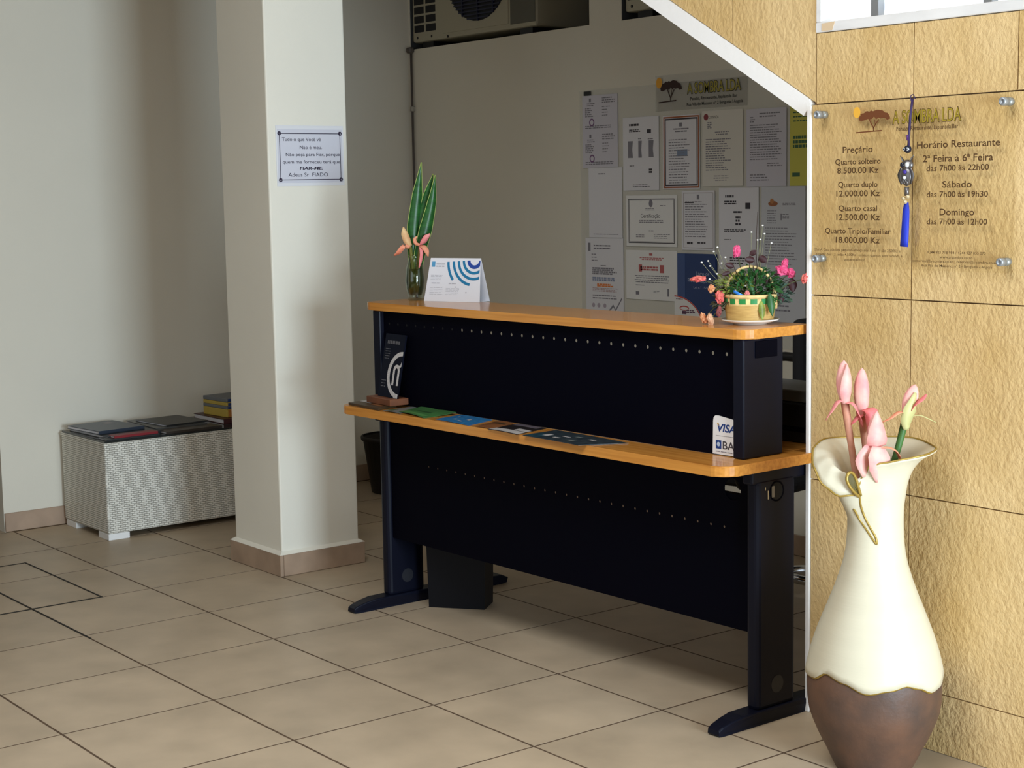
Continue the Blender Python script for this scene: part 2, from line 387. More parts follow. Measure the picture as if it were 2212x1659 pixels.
# window above the stone wall
MARB = M('white_marble', (.80, .79, .78, 1), .25, noise=(9, .10), stretch=(.6, 1, 2.2), space='World')
STAIN = M('marble_stain', (.72, .55, .36, 1), .5)
ALU = M('grey_aluminium', (.33, .34, .35, 1), .4, .6)
def frost():
    m = M('frosted_lit_glass', (.8, .85, .9, 1), .35)
    nt = m.node_tree; N, L = nt.nodes, nt.links; b = N['Principled BSDF']
    g = N.new('ShaderNodeNewGeometry'); mp = N.new('ShaderNodeMapping'); mp.inputs['Scale'].default_value = (1.6, 1, .7); L.new(g.outputs['Position'], mp.inputs[0])
    nz = N.new('ShaderNodeTexNoise'); nz.inputs['Scale'].default_value = 60; nz.inputs['Detail'].default_value = 4; L.new(mp.outputs[0], nz.inputs['Vector'])
    rp = N.new('ShaderNodeValToRGB'); rp.color_ramp.elements[0].position = .34; rp.color_ramp.elements[1].position = .5
    rp.color_ramp.elements[0].color = (.45, .55, .72, 1); rp.color_ramp.elements[1].color = (.93, .97, 1, 1); L.new(nz.outputs['Fac'], rp.inputs[0])
    L.new(rp.outputs[0], b.inputs['Emission Color']); b.inputs['Emission Strength'].default_value = .95
    return m
FROST = frost()
win = empty('window_1', (WX0, SY, WZ0), kind='structure')
bm = bmesh.new(); abox(bm, .0, WX1-WX0, -.006, .13, .0, .026, .003, 2); bobj('window_sill', bm, MARB, win)
bm = bmesh.new(); abox(bm, .0, .018, -.004, .13, .026, WZ1-WZ0, .002, 1); bobj('window_jamb', bm, MARB, win)
bm = bmesh.new(); vprism(bm, [(.022, .003), (.058, .003), (.066, .024), (.022, .022)], -.0068, -.0055); bobj('sill_stain', bm, STAIN, win)
for a, b in ((.018, .165), (.187, .50), (.523, .86), (.88, 1.40)): box('window_pane', a, b, .040, .046, .026, WZ1-WZ0, FROST, win)
for a in (.163, .499, .859): box('window_mullion', a, a+.024, .016, .050, .026, WZ1-WZ0, ALU, win, bev=.001)

# ------------------------------------------------------------------ reception desk (local frame: x along the front, y into the room behind)
DK = empty('reception_desk', (.288, .812, 0), math.radians(1.35), label='black two-tier reception desk with orange beech tops and perforated panels', cat='desk')
def rounded_plan(x0, x1, y0, y1, r, corners=(1, 1, 1, 1), n=6):
    out = []
    for (cx, cy, a0, on) in ((x0+r, y0+r, PI, corners[0]), (x1-r, y0+r, 1.5*PI, corners[1]), (x1-r, y1-r, 0, corners[2]), (x0+r, y1-r, .5*PI, corners[3])):
        if on: out += [(cx+r*math.cos(a0+.5*PI*i/n), cy+r*math.sin(a0+.5*PI*i/n)) for i in range(n+1)]
        else: out.append((cx+r*math.copysign(1, math.cos(a0+.25*PI)), cy+r*math.copysign(1, math.sin(a0+.25*PI))))
    return out
def top(name, pts, z0, z1, parent):
    bm = bmesh.new(); aprism(bm, pts, z0, z1)
    es = [e for e in bm.edges if abs(e.verts[0].co.z-e.verts[1].co.z) < 1e-6]
    bmesh.ops.bevel(bm, geom=es, offset=.0022, segments=2, affect='EDGES', profile=.5)
    return bobj(name, bm, WOOD, parent)
top('lower_top', rounded_plan(.012, 1.802, 0, .335, .05, (1, 1, 0, 0)), .688, .716, DK)
top('work_top', rounded_plan(.05, 1.735, .337, .68, .04, (0, 0, 1, 1)), .688, .716, DK)
top('upper_top', rounded_plan(.010, 1.770, .112, .365, .045, (1, 1, 0, 0)), 1.032, 1.058, DK)
# raised front: perforated panel between end panels
outer = [(.098, .717), (1.722, .717), (1.722, 1.031), (.098, 1.031)]
shape('upper_panel', [outer] + [circ(.5325+.05*i-.0005*i*.36, .988, .0050, 10) for i in range(24)], BLACK2, DK, ext=.0008, loc=(0, .139, 0), rot=UPR)
bm = bmesh.new()
for i in range(8):
    bmesh.ops.create_circle(bm, cap_ends=True, radius=.0042, segments=8, matrix=Matrix.Translation((.132+.05*i, .1378, .988)) @ Matrix.Rotation(PI/2, 4, 'X'))
bobj('perforation_row', bm, M('hole_black', (.001, .001, .001, 1), .9), DK, kind='stuff')
for s0, s1 in ((.058, .098), (1.716, 1.754)):
    bm = bmesh.new(); abox(bm, s0, s1, .121, .275, .7165, 1.0315, .004, 2); bobj('end_panel', bm, BLACK, DK)
bm = bmesh.new(); abox(bm, 1.7535, 1.7565, .165, .25, .98, 1.025, .001); bobj('cover_plate', bm, BLACK2, DK)
# legs
def leg(s):
    # s=-1 left, +1 right; x of post
    px0, px1 = (.033, .077) if s < 0 else (1.735, 1.779)
    t = []
    bm = bmesh.new(); abox(bm, px0, px1, .148, .30, .035, .66, .014, 3)
    o = bobj('leg', bm, BLACK, DK, smooth=False)
    # cable port dish and bolt slots on the outward and inward side
    for xs, sg in ((px1, 1), (px0, -1)):
        if s > 0 and sg < 0: continue
        if s > 0:
            lathe('cable_port', [(.028, -.001), (.028, .0012), (.024, .0012), (.0225, -.0005)], BLACK2, o, n=20, loc=(xs, .222, .625), rot=(0, PI/2, 0), close=False)
            bmx = bmesh.new(); bmesh.ops.create_circle(bmx, cap_ends=True, radius=.023, segments=20); bobj('port_opening', bmx, M('port_black', (.002, .002, .003, 1), .8), o, loc=(xs+.0006, .222, .625), rot=(0, PI/2, 0))
            box('port_gap', xs+.0008, xs+.0012, .202, .212, .61, .640, M('gap_light', (.20, .18, .15, 1), .9), o)
            bmx = bmesh.new(); abox(bmx, xs+.0005, xs+.0012, .186, .1885, .607, .630); abox(bmx, xs+.0005, xs+.0012, .176, .178, .632, .640); bobj('bolt_slot', bmx, CHROME, o)
        bmx = bmesh.new(); bmesh.ops.create_circle(bmx, cap_ends=True, radius=.024, segments=20); bobj('port_cover', bmx, M('port_cover_plastic', (.014, .015, .02, 1), .5), o, loc=(xs+sg*.0008, .225, .10), rot=(0, PI/2, 0))
    # foot: long bar with a tapered rounded toe
    prof = [(.0, .006), (.004, .002), (.02, 0), (.64, 0), (.665, .003), (.67, .02), (.64, .034), (.30, .040), (.148, .040), (.09, .040), (.05, .034), (.015, .025), (.002, .018)]
    bm = bmesh.new(); cxm = (px0+px1)/2; n = len(prof)
    def hw(v): return .030 if v > .1 else .021+.009*max(0, v/.1)
    A = [bm.verts.new((cxm-hw(v), v, z)) for v, z in prof]; B = [bm.verts.new((cxm+hw(v), v, z)) for v, z in prof]
    bm.faces.new(A); bm.faces.new(B[::-1])
    for i in range(n): bm.faces.new((A[i], A[(i+1) % n], B[(i+1) % n], B[i]))
    bmesh.ops.recalc_face_normals(bm, faces=bm.faces[:])
    bmesh.ops.bevel(bm, geom=[e for e in bm.edges if abs(e.verts[0].co.x-e.verts[1].co.x) < .02 and (e.verts[0].co.z > .01)], offset=.004, segments=2, affect='EDGES', profile=.5)
    bobj('foot', bm, BLACK, o)
    box('support_arm', px0+.004, px1-.004, .13, .64, .650, .687, BLACK, o, bev=.006, seg=2)
leg(-1); leg(1)
outer = [(.0775, .242), (1.7345, .242), (1.7345, .686), (.0775, .686)]
shape('modesty_panel', [outer] + [circ(.296+.0498*i, .516, .0038, 10) for i in range(28)] + [circ(1.672, .622, .030, 24)], BLACK2, DK, ext=.0008, loc=(0, .168, 0), rot=UPR)
box('panel_rail', .09, 1.73, .171, .19, .545, .610, BLACK2, DK)

# ------------------------------------------------------------------ things standing on the floor
def desk_bin():
    t = empty('waste_basket', (.5365, 1.119, 0), math.radians(38), label='black rectangular bin standing on the floor under the desk', cat='bin')
    m = M('basket_black', (.004, .0042, .006, 1), .5, spec=.2)
    bm = bmesh.new(); lo = [(-.1, .003), (.1, .003), (.1, .112), (-.1, .112)]; hi = [(-.106, 0), (.106, 0), (.106, .118), (-.106, .118)]; hn = [(-.103, .003), (.103, .003), (.103, .115), (-.103, .115)]
    L_ = [[bm.verts.new((x, y, z)) for x, y in ring] for ring, z in ((lo, 0), (hi, .30), (hn, .30), (lo, .006))]
    for A, B in zip(L_, L_[1:]):
        for i in range(4): bm.faces.new((A[i], A[(i+1) % 4], B[(i+1) % 4], B[i]))
    bm.faces.new(L_[0][::-1]); bm.faces.new(L_[3]); bobj('bin_body', bm, m, t)
    bm = bmesh.new()
    for x0, x1, y0, y1 in ((-.109, .109, -.003, 0), (-.109, .109, .118, .121), (-.109, -.106, 0, .118), (.106, .109, 0, .118)): abox(bm, x0, x1, y0, y1, .285, .302)
    bobj('rim', bm, m, t)
desk_bin()

def bin_():
    t = empty('waste_bin', (-1.46, 2.2, 0), label='black round waste bin on the floor between column and desk', cat='bin')
    m = M('bin_black', (.012, .009, .008, 1), .5)
    lathe('bin_body', [(.105, 0), (.112, .005), (.148, .262), (.150, .262), (.146, .262), (.108, .012)], m, t, n=28)
    lathe('rim', [(.148, .256), (.156, .256), (.158, .266), (.156, .274), (.147, .274)], m, t, n=28, close=False)
bin_()

# wicker bench
def weave():
    m = M('white_wicker', (.62, .60, .53, 1), .55)
    nt = m.node_tree; N, L = nt.nodes, nt.links; b = N['Principled BSDF']
    tc = N.new('ShaderNodeTexCoord'); sp = N.new('ShaderNodeSeparateXYZ'); L.new(tc.outputs['Object'], sp.inputs[0])
    ad = N.new('ShaderNodeMath'); ad.operation = 'ADD'; L.new(sp.outputs[0], ad.inputs[0]); L.new(sp.outputs[1], ad.inputs[1])
    cb = N.new('ShaderNodeCombineXYZ'); L.new(ad.outputs[0], cb.inputs[0]); L.new(sp.outputs[2], cb.inputs[1])
    bt = N.new('ShaderNodeTexBrick'); L.new(cb.outputs[0], bt.inputs['Vector']); bt.inputs['Scale'].default_value = 1; bt.inputs['Mortar Size'].default_value = .0014; bt.inputs['Mortar Smooth'].default_value = 1
    bt.inputs['Brick Width'].default_value = .022; bt.inputs['Row Height'].default_value = .0085; bt.inputs['Bias'].default_value = -.2
    bt.inputs['Color1'].default_value = (.78, .755, .67, 1); bt.inputs['Color2'].default_value = (.70, .675, .59, 1); bt.inputs['Mortar'].default_value = (.48, .46, .39, 1)
    L.new(bt.outputs['Color'], b.inputs['Base Color'])
    inv = N.new('ShaderNodeMath'); inv.operation = 'SUBTRACT'; inv.inputs[0].default_value = 1; L.new(bt.outputs['Fac'], inv.inputs[1])
    bp = N.new('ShaderNodeBump'); bp.inputs['Strength'].default_value = .9; bp.inputs['Distance'].default_value = .004; L.new(inv.outputs[0], bp.inputs['Height']); L.new(bp.outputs[0], b.inputs['Normal'])
    return m
WICK = weave()
bench = empty('wicker_bench', (-1.332, .679, 0), label='low white wicker bench with dark glass top against the left wall', cat='bench')
box('woven_body', -.455, 0, 0, .92, .028, .408, WICK, bench, bev=.006, seg=2)
box('woven_rim', -.458, .003, -.003, .923, .398, .412, WICK, bench, bev=.004, seg=2)
WPL = M('white_plastic', (.80, .80, .78, 1), .4)
for a, b in ((-.108, .002), (-.108, .80), (-.445, .002), (-.445, .80)): box('bench_foot', a, a+.105, b, b+.095, 0, .0275, WPL, bench, bev=.002)
box('glass_top', -.452, -.003, .003, .917, .4125, .4195, M('smoked_glass', (.02, .024, .024, 1), .08, spec=.6), bench, bev=.001)
# reading matter on the bench (bench top is z .4195)
ZB = .4198
def flat_book(name, label, cat, cx, cy, ang, w_, d_, h_, cover, z=ZB, pages=PAPER, group=None, extra=None):
    t = empty(name, (cx, cy, z), math.radians(ang), label=label, cat=cat, group=group)
    hb = min(.0025, h_*.18)
    box('pages', -w_/2+.003, w_/2-.003, -d_/2+.003, d_/2-.003, hb, h_-hb, pages, t)
    c1 = bmesh.new(); abox(c1, -w_/2, w_/2, -d_/2, d_/2, h_-hb, h_); abox(c1, -w_/2, w_/2, -d_/2, d_/2, 0, hb); abox(c1, w_/2-hb, w_/2, -d_/2, d_/2, hb, h_-hb)
    bobj('cover', c1, cover, t)
    if extra: extra(t, h_)
    return t
NAVY = M('cover_navy', (.030, .040, .060, 1), .35); CHAR = M('cover_charcoal', (.022, .024, .026, 1), .35); REDC = M('cover_red', (.22, .012, .018, 1), .45)
GREYC = M('cover_grey', (.085, .085, .08, 1), .3); BRNC = M('cover_brown', (.045, .035, .028, 1), .4); MARO = M('cover_maroon', (.06, .012, .014, 1), .4)
def printpatch(x0, x1, y0, y1, mat):
    return lambda t, h_: box('cover_print', x0, x1, y0, y1, h_, h_+.0004, mat, t)
flat_book('magazine', 'dark grey magazine lying lowest under the navy one on the wicker bench', 'magazine', -1.57, .84, 3, .36, .26, .012, CHAR)
flat_book('magazine', 'navy magazine with small pale print on top at the left end of the bench', 'magazine', -1.61, .81, 6, .27, .22, .014, NAVY, z=ZB+.0123, extra=printpatch(-.1, -.04, .03, .07, M('cover_pale', (.25, .23, .24, 1), .5)))
flat_book('magazine', 'black magazine along the front edge of the bench beneath the red book', 'magazine', -1.385, .815, 0, .085, .24, .007, CHAR)
flat_book('book', 'thin dark red book at the front edge of the wicker bench', 'book', -1.375, .83, 1.5, .055, .20, .010, REDC, z=ZB+.0072)
flat_book('magazine', 'grey magazine with scuffed cover in the middle of the bench', 'magazine', -1.60, 1.09, -2, .33, .24, .016, GREYC)
flat_book('magazine', 'dark brown magazine near the bench front beside the red book', 'magazine', -1.40, 1.10, 2, .10, .27, .010, BRNC)
flat_book('magazine', 'slim charcoal booklet lying on the scuffed grey magazine', 'magazine', -1.585, 1.11, 5, .26, .21, .007, CHAR, z=ZB+.0163)
# stack of boxed paper packs behind
YEL = M('pack_yellow', (.50, .36, .06, 1), .5); BLU = M('pack_blue', (.012, .04, .16, 1), .35); GRP = M('pack_grey', (.15, .16, .17, 1), .5); ORG = M('pack_orange', (.45, .17, .03, 1), .5)
PKX, PKY = -1.655, 1.325
flat_book('book', 'maroon book under the yellow and blue paper packs on the bench', 'book', -1.585, 1.415, 0, .29, .25, .022, MARO)
def pack(z0, h_, side, front, label):
    t = empty('paper_pack', (PKX+.07, PKY+.10, z0), math.radians(4), label=label, cat='paper pack', group='packs stacked on the bench')
    box('wrapper', -.10, .10, -.105, .105, 0, h_, side, t, bev=.002)
    box('front_label', .1001, .1012, -.098, .098, .002, h_-.002, front, t)
    return t
p1 = pack(ZB+.0224, .036, YEL, ORG, 'yellow paper pack with orange label at the bottom of the stack')
for z0, hh, sd, lb in ((.0588, .014, GRP, 'thin grey-sided blue paper pack between two yellow ones'), (.0732, .016, YEL, 'yellow-sided blue paper pack second from the top of the stack'), (.0896, .017, GRP, 'grey paper pack on top of the yellow and blue stack')):
    pk = pack(ZB+z0, hh, sd, BLU, lb)
    if hh > .0145:
        text('lettering', 'TRIO', .1016, -.06, .005, M('pack_print', (.45, .5, .6, 1), .5), pk, width=.05, height=.007, rot=UPX)

# floor vase
VX, VY = 2.455, 1.0
VASE = empty('floor_vase', (VX, VY, 0), math.radians(52.1), label='tall cream ceramic floor vase with brown glazed base and curled lip', cat='vase')
CREAM = M('cream_glaze', (.64, .59, .445, 1), .45, noise=(3, .05), bump=(40, .10, .004), stretch=(.3, .3, 5))
BROWN = M('brown_glaze', (.15, .075, .045, 1), .5, noise=(11, .4), col2=(.07, .045, .035, 1), bump=(60, .3, .004))
GOLD = M('gold_line', (.36, .24, .05, 1), .38, .4)
prof = [(.092, 0), (.095, .008), (.1023, .02), (.1171, .053), (.1369, .092), (.1577, .149), (.1626, .205), (.1604, .244), (.1416, .319), (.1136, .394), (.0852, .468), (.0653, .542), (.0606, .637), (.0672, .700)]
def rad_at(z):
    for (r0, z0), (r1, z1) in zip(prof, prof[1:]):
        if z0 <= z <= z1: return r0+(r1-r0)*(z-z0)/(z1-z0)
    return prof[-1][0]
import bisect
def smooth_prof(pr, k=4):
    return [(p.x, p.y) for p in catmull([(r, z, 0) for r, z in pr], k)]
SP = smooth_prof(prof)
_wv = [(0, .250), (22, .225), (45, .205), (80, .225), (115, .205), (150, .225), (180, .238), (197, .240), (213, .262), (231, .250), (252, .231), (270, .240), (285, .249), (296, .240), (311, .223), (325, .228), (336, .242), (349, .252)]
def interp_deg(tab, a):
    d = math.degrees(a) % 360
    tt = [(tab[-1][0]-360, tab[-1][1])] + tab + [(tab[0][0]+360, tab[0][1])]
    for (d0, v0), (d1, v1) in zip(tt, tt[1:]):
        if d0 <= d <= d1:
            k = (d-d0)/(d1-d0); k = k*k*(3-2*k); return v0+(v1-v0)*k
def wave(a): return interp_deg(_wv, a)
def bulge(a, z):
    d = (math.degrees(a)-206+180) % 360-180; k = min(1, max(0, (z-.60)/.10)); k = k*k*(3-2*k)
    return .036*math.exp(-(d/24)**2)*k
# lower brown body follows the wave, cream body above it
def split_fn(lo):
    def fn(r, z, a, k): return (r*math.cos(a), r*math.sin(a), z)
    return fn
n = 72
def body(name, z_of, count, mat, off=0):
    bm = bmesh.new(); rings = []
    for k in range(count+1):
        ring = []
        for i in range(n):
            a = 2*PI*i/n; z = z_of(k/count, a); r = rad_s(z)+off+bulge(a, z); ring.append(bm.verts.new((r*math.cos(a), r*math.sin(a), z)))
        rings.append(ring)
    for A, B in zip(rings, rings[1:]):
        for i in range(n): bm.faces.new((A[i], A[(i+1) % n], B[(i+1) % n], B[i]))
    return bm, rings
def rad_s(z):
    for (r0, z0), (r1, z1) in zip(SP, SP[1:]):
        if z0 <= z <= z1+1e-9: return r0+(r1-r0)*(z-z0)/max(1e-9, z1-z0)
    return SP[-1][0]
bm, rg = body('b', lambda t, a: t*wave(a), 16, BROWN); bm.faces.new(rg[0][::-1]); bobj('vase_base', bm, BROWN, VASE, smooth=True)
bm, rg = body('c', lambda t, a: wave(a)+(.700-wave(a))*t, 30, CREAM, .0012)
# lip: flares out and turns down on one side
_lr = [(0, .144), (45, .146), (90, .128), (135, .146), (165, .150), (185, .154), (200, .148), (213, .125), (225, .096), (236, .078), (247, .078), (270, .082), (300, .100), (330, .128)]
_lz = [(0, .792), (45, .802), (90, .800), (135, .802), (165, .788), (185, .754), (200, .716), (213, .690), (225, .692), (236, .740), (247, .762), (270, .770), (300, .780), (330, .788)]
_lc = [(0, .775), (45, .785), (90, .79), (135, .79), (165, .800), (185, .815), (200, .815), (213, .80), (225, .765), (236, .748), (247, .745), (270, .745), (300, .755), (330, .765)]
def lip_pt(t, a):
    # a in the local frame: 0 = image right, 90 = away, 180 = image left, 270 = towards the camera
    r0 = .0684+bulge(a, .70); z0 = .700; rt = interp_deg(_lr, a); zt = interp_deg(_lz, a); rc = r0+.18*(rt-r0); zc = interp_deg(_lc, a)
    return (1-t)**2*r0+2*t*(1-t)*rc+t*t*rt, (1-t)**2*z0+2*t*(1-t)*zc+t*t*zt
prev = rg[-1]; LN = 14
rim_pts = []
for k in range(1, LN+1):
    ring = []
    for i in range(n):
        a = 2*PI*i/n; r, z = lip_pt(k/LN, a); ring.append(bm.verts.new((r*math.cos(a), r*math.sin(a), z)))
        if k == LN: rim_pts.append((r*math.cos(a), r*math.sin(a), z))
    for i in range(n): bm.faces.new((prev[i], prev[(i+1) % n], ring[(i+1) % n], ring[i]))
    prev = ring
o = bobj('vase_body', bm, CREAM, VASE, smooth=True)
sm = o.modifiers.new('wall', 'SOLIDIFY'); sm.thickness = .005; sm.offset = -1
tube('rim_line', rim_pts + [rim_pts[0]], .0026, GOLD, VASE, n=6)
tube('glaze_line', [((rad_s(wave(a))+.001)*math.cos(a), (rad_s(wave(a))+.001)*math.sin(a), wave(a)) for a in [2*PI*i/96 for i in range(97)]], .0038, GOLD, VASE, n=6)
def front(x, z, off=.003):
    # point on the camera side of the vase wall at local x and height z
    best = None
    for k in range(181, 300):
        a = math.radians(k)
        if z <= .70: r = rad_s(z)+.0012+bulge(a, z); e = abs(r*math.cos(a)-x)
        else:
            rr_, e = 0, 9
            for q in range(0, 21):
                r_, z_ = lip_pt(q/20, a); e_ = abs(r_*math.cos(a)-x)+abs(z_-z)
                if e_ < e: rr_, e = r_, e_
            r = rr_
        if best is None or e < best[0]: best = (e, a, r)
    _, a, r = best
    return Vector((x, (r+off)*math.sin(a)-off, z))
keyhole = [Vector((x_, y_, z_)) for x_, y_, z_ in ((-.054, -.068, .688), (-.066, -.078, .698), (-.080, -.084, .715), (-.088, -.086, .733), (-.084, -.084, .747), (-.074, -.080, .748), (-.065, -.076, .734), (-.058, -.072, .712), (-.051, -.067, .690))]
tube('keyhole_relief', keyhole, .0040, GOLD, VASE, n=6, smoothk=3)
bm = bmesh.new(); c0 = sum(keyhole, Vector())/len(keyhole)+Vector((0, -.001, 0)); kv = [bm.verts.new(q) for q in catmull(keyhole, 3)]; vc = bm.verts.new(c0)
for i in range(len(kv)-1): bm.faces.new((kv[i], kv[i+1], vc))
bobj('keyhole_inlay', bm, M('olive_glaze', (.10, .085, .03, 1), .3), VASE)
tube('tendril_line', [front(-.053, .69), front(-.049, .665), front(-.038, .635), front(-.024, .607), front(-.014, .588), front(-.012, .572), front(-.020, .582), front(-.034, .605), front(-.050, .630), front(-.064, .655), front(-.080, .676)], .0026, GOLD, VASE, n=6, smoothk=4)

# ginger flowers in the floor vase (local frame: x image right, y away, z up)
def pinkmat(name, c1, c2, sc=18):
    return M(name, c1, .5, noise=(sc, .2), col2=c2, spec=.3)
PINK = pinkmat('petal_pink', (.80, .30, .30, 1), (.82, .50, .42, 1), 30); PINKD = pinkmat('petal_rose', (.70, .15, .16, 1), (.78, .30, .28, 1)); CORAL = pinkmat('petal_coral', (.70, .20, .11, 1), (.80, .42, .26, 1))
STEMB = M('stem_brown', (.34, .20, .07, 1), .6, noise=(30, .3)); STEMG = M('stem_green', (.05, .14, .03, 1), .5, noise=(30, .3)); STEMP = M('stem_pink', (.55, .25, .16, 1), .6, noise=(30, .2)); PALEG = M('sepal_pale', (.52, .50, .22, 1), .5)
def ginger(label, base, tip, tipdir, bud, stemm, petals, sc=1.0, name='ginger_flower', parent_rot=52.1, origin=(VX, VY, 0), group='ginger flowers in the floor vase', cat='flower', sr=.0072):
    t = empty(name, origin, math.radians(parent_rot), label=label, cat=cat, group=group)
    B, Tp = Vector(base), Vector(tip); mid = (B+Tp)/2+Vector((random.uniform(-.004, .004), 0, 0))
    tube('stem', [B, mid, Tp], [sr*1.05*sc, sr*sc, sr*1.2*sc], stemm, t, n=10, smoothk=5)
    d = Vector(tipdir).normalized(); s = d.cross(Vector((0, 1, 0))).normalized(); q = s.cross(d)
    bm = bmesh.new(); rings = []
    for r, h in ((.006, -.004), (.010, .006), (.014, .02), (.016, .034), (.0155, .05), (.012, .064), (.007, .075), (.001, .081)):
        rings.append([bm.verts.new(Tp+d*h*bud*sc+(s*math.cos(2*PI*j/12)+q*math.sin(2*PI*j/12)*.8)*r*sc*(1+.10*math.cos(3*2*PI*j/12))) for j in range(12)])
    for A, Bq in zip(rings, rings[1:]):
        for j in range(12): bm.faces.new((A[j], A[(j+1) % 12], Bq[(j+1) % 12], Bq[j]))
    bobj('bud', bm, PINK, t, smooth=True)
    for (pts, wd, mt) in petals:
        P = [Tp+Vector(p_)*sc for p_ in pts]
        ribbon('petal', P, [w_*sc*1.45 for w_ in wd], mt, t, side=None if abs((P[-1]-P[0]).normalized().z) < .85 else (1, .2, 0))
    return t
W4 = [.006, .014, .013, .004]
ginger('tallest pink ginger flower on a long stem, leftmost in the cream vase', (-.045, -.01, .70), (-.076, 0, .905), (-.03, 0, 1), 1.1, STEMP, sc=1.15, petals=
       [([(0, -.008, .004), (-.018, -.014, .006), (-.032, -.016, -.014), (-.042, -.014, -.034)], W4, PINKD), ([(0, -.01, .002), (.016, -.016, 0), (.026, -.018, -.022), (.034, -.016, -.050)], [.008, .018, .018, .004], PINKD), ([(0, -.014, .0), (-.002, -.02, .024), (0, -.018, .05), (.002, -.010, .082)], [.010, .018, .015, .002], PINK)])
ginger('rose-pink ginger flower just right of the tallest one in the vase', (-.01, .02, .70), (-.032, .015, .875), (.0, 0, 1), 1.2, STEMP, sc=1.15, petals=
       [([(0, -.01, .0), (-.012, -.018, -.002), (-.022, -.02, -.012), (-.026, -.02, -.02)], W4, PINKD), ([(0, -.01, .01), (.014, -.018, .004), (.016, -.02, -.02), (.01, -.018, -.04)], [.010, .022, .018, .004], PINKD), ([(0, .008, .0), (.004, .014, .02), (.006, .014, .05), (.002, .008, .088)], [.012, .022, .02, .003], PINK)])
ginger('large pale pink ginger flower lowest and nearest in the cream vase', (-.005, -.035, .70), (-.012, -.045, .792), (.0, -.05, 1), 1.05, STEMP, sc=1.12, petals=
       [([(0, -.012, .012), (-.02, -.022, .004), (-.034, -.024, -.016), (-.028, -.022, -.05)], [.010, .022, .022, .006], PINK), ([(0, -.012, .012), (.026, -.02, .012), (.044, -.02, .0), (.054, -.018, -.028)], [.008, .012, .014, .004], CORAL), ([(0, -.02, .014), (0, -.028, -.008), (0, -.03, -.034), (0, -.026, -.062)], [.018, .034, .030, .006], PINK), ([(0, -.016, .012), (0, -.024, .03), (0, -.02, .058), (0, -.012, .088)], [.030, .032, .022, .003], PINK)])
ginger('ginger flower on a green stem leaning right in the cream vase', (.025, .0, .70), (.072, 0, .872), (.28, 0, 1), .85, STEMG, sc=1.12, petals=
       [([(0, -.008, .004), (-.02, -.014, .010), (-.038, -.016, -.002), (-.054, -.014, -.012)], W4, CORAL), ([(0, -.008, -.002), (.024, -.012, .002), (.044, -.012, -.006), (.062, -.01, -.016)], [.004, .008, .008, .002], PALEG), ([(.008, -.012, .012), (.018, -.016, .03), (.03, -.014, .038), (.040, -.01, .046)], [.010, .016, .012, .003], PINKD), ([(-.002, -.012, -.03), (-.003, -.016, -.01), (.004, -.018, .014), (.016, -.012, .05)], [.008, .018, .020, .004], PALEG)])

# ------------------------------------------------------------------ writing helpers
def word_rows(bm, x0, x1, y0, y1, n, fill=.85, frac=.5, rng=random, z=.0002, center=False):
    dy = (y1-y0)/n
    for i in range(n):
        yy = y1-dy*(i+.5); hh = dy*frac/2; x = x0; xe = x0+(x1-x0)*rng.uniform(fill-.15, min(1, fill+.15))
        if center: d = (x1-xe)/2; x += d; xe += d
        while x < xe:
            w_ = rng.uniform(.006, .02); w_ = min(w_, xe-x)
            if w_ > .002:
                v = [bm.verts.new(p) for p in ((x, yy-hh, z), (x+w_, yy-hh, z), (x+w_, yy+hh, z), (x, yy+hh, z))]; bm.faces.new(v)
            x += w_+rng.uniform(.002, .0035)
def rect(bm, x0, x1, y0, y1, z=.0002):
    v = [bm.verts.new(p) for p in ((x0, y0, z), (x1, y0, z), (x1, y1, z), (x0, y1, z))]; bm.faces.new(v)
def frame_rect(bm, x0, x1, y0, y1, t, z=.0002):
    rect(bm, x0, x1, y0, y0+t, z); rect(bm, x0, x1, y1-t, y1, z); rect(bm, x0, x0+t, y0+t, y1-t, z); rect(bm, x1-t, x1, y0+t, y1-t, z)
def flatprint(name, fn, mat, parent, z):
    bm = bmesh.new(); fn(bm); me = bpy.data.meshes.new(name); bm.to_mesh(me); bm.free()
    return link(name, me, mat, parent, loc=(0, 0, z), kind='stuff')
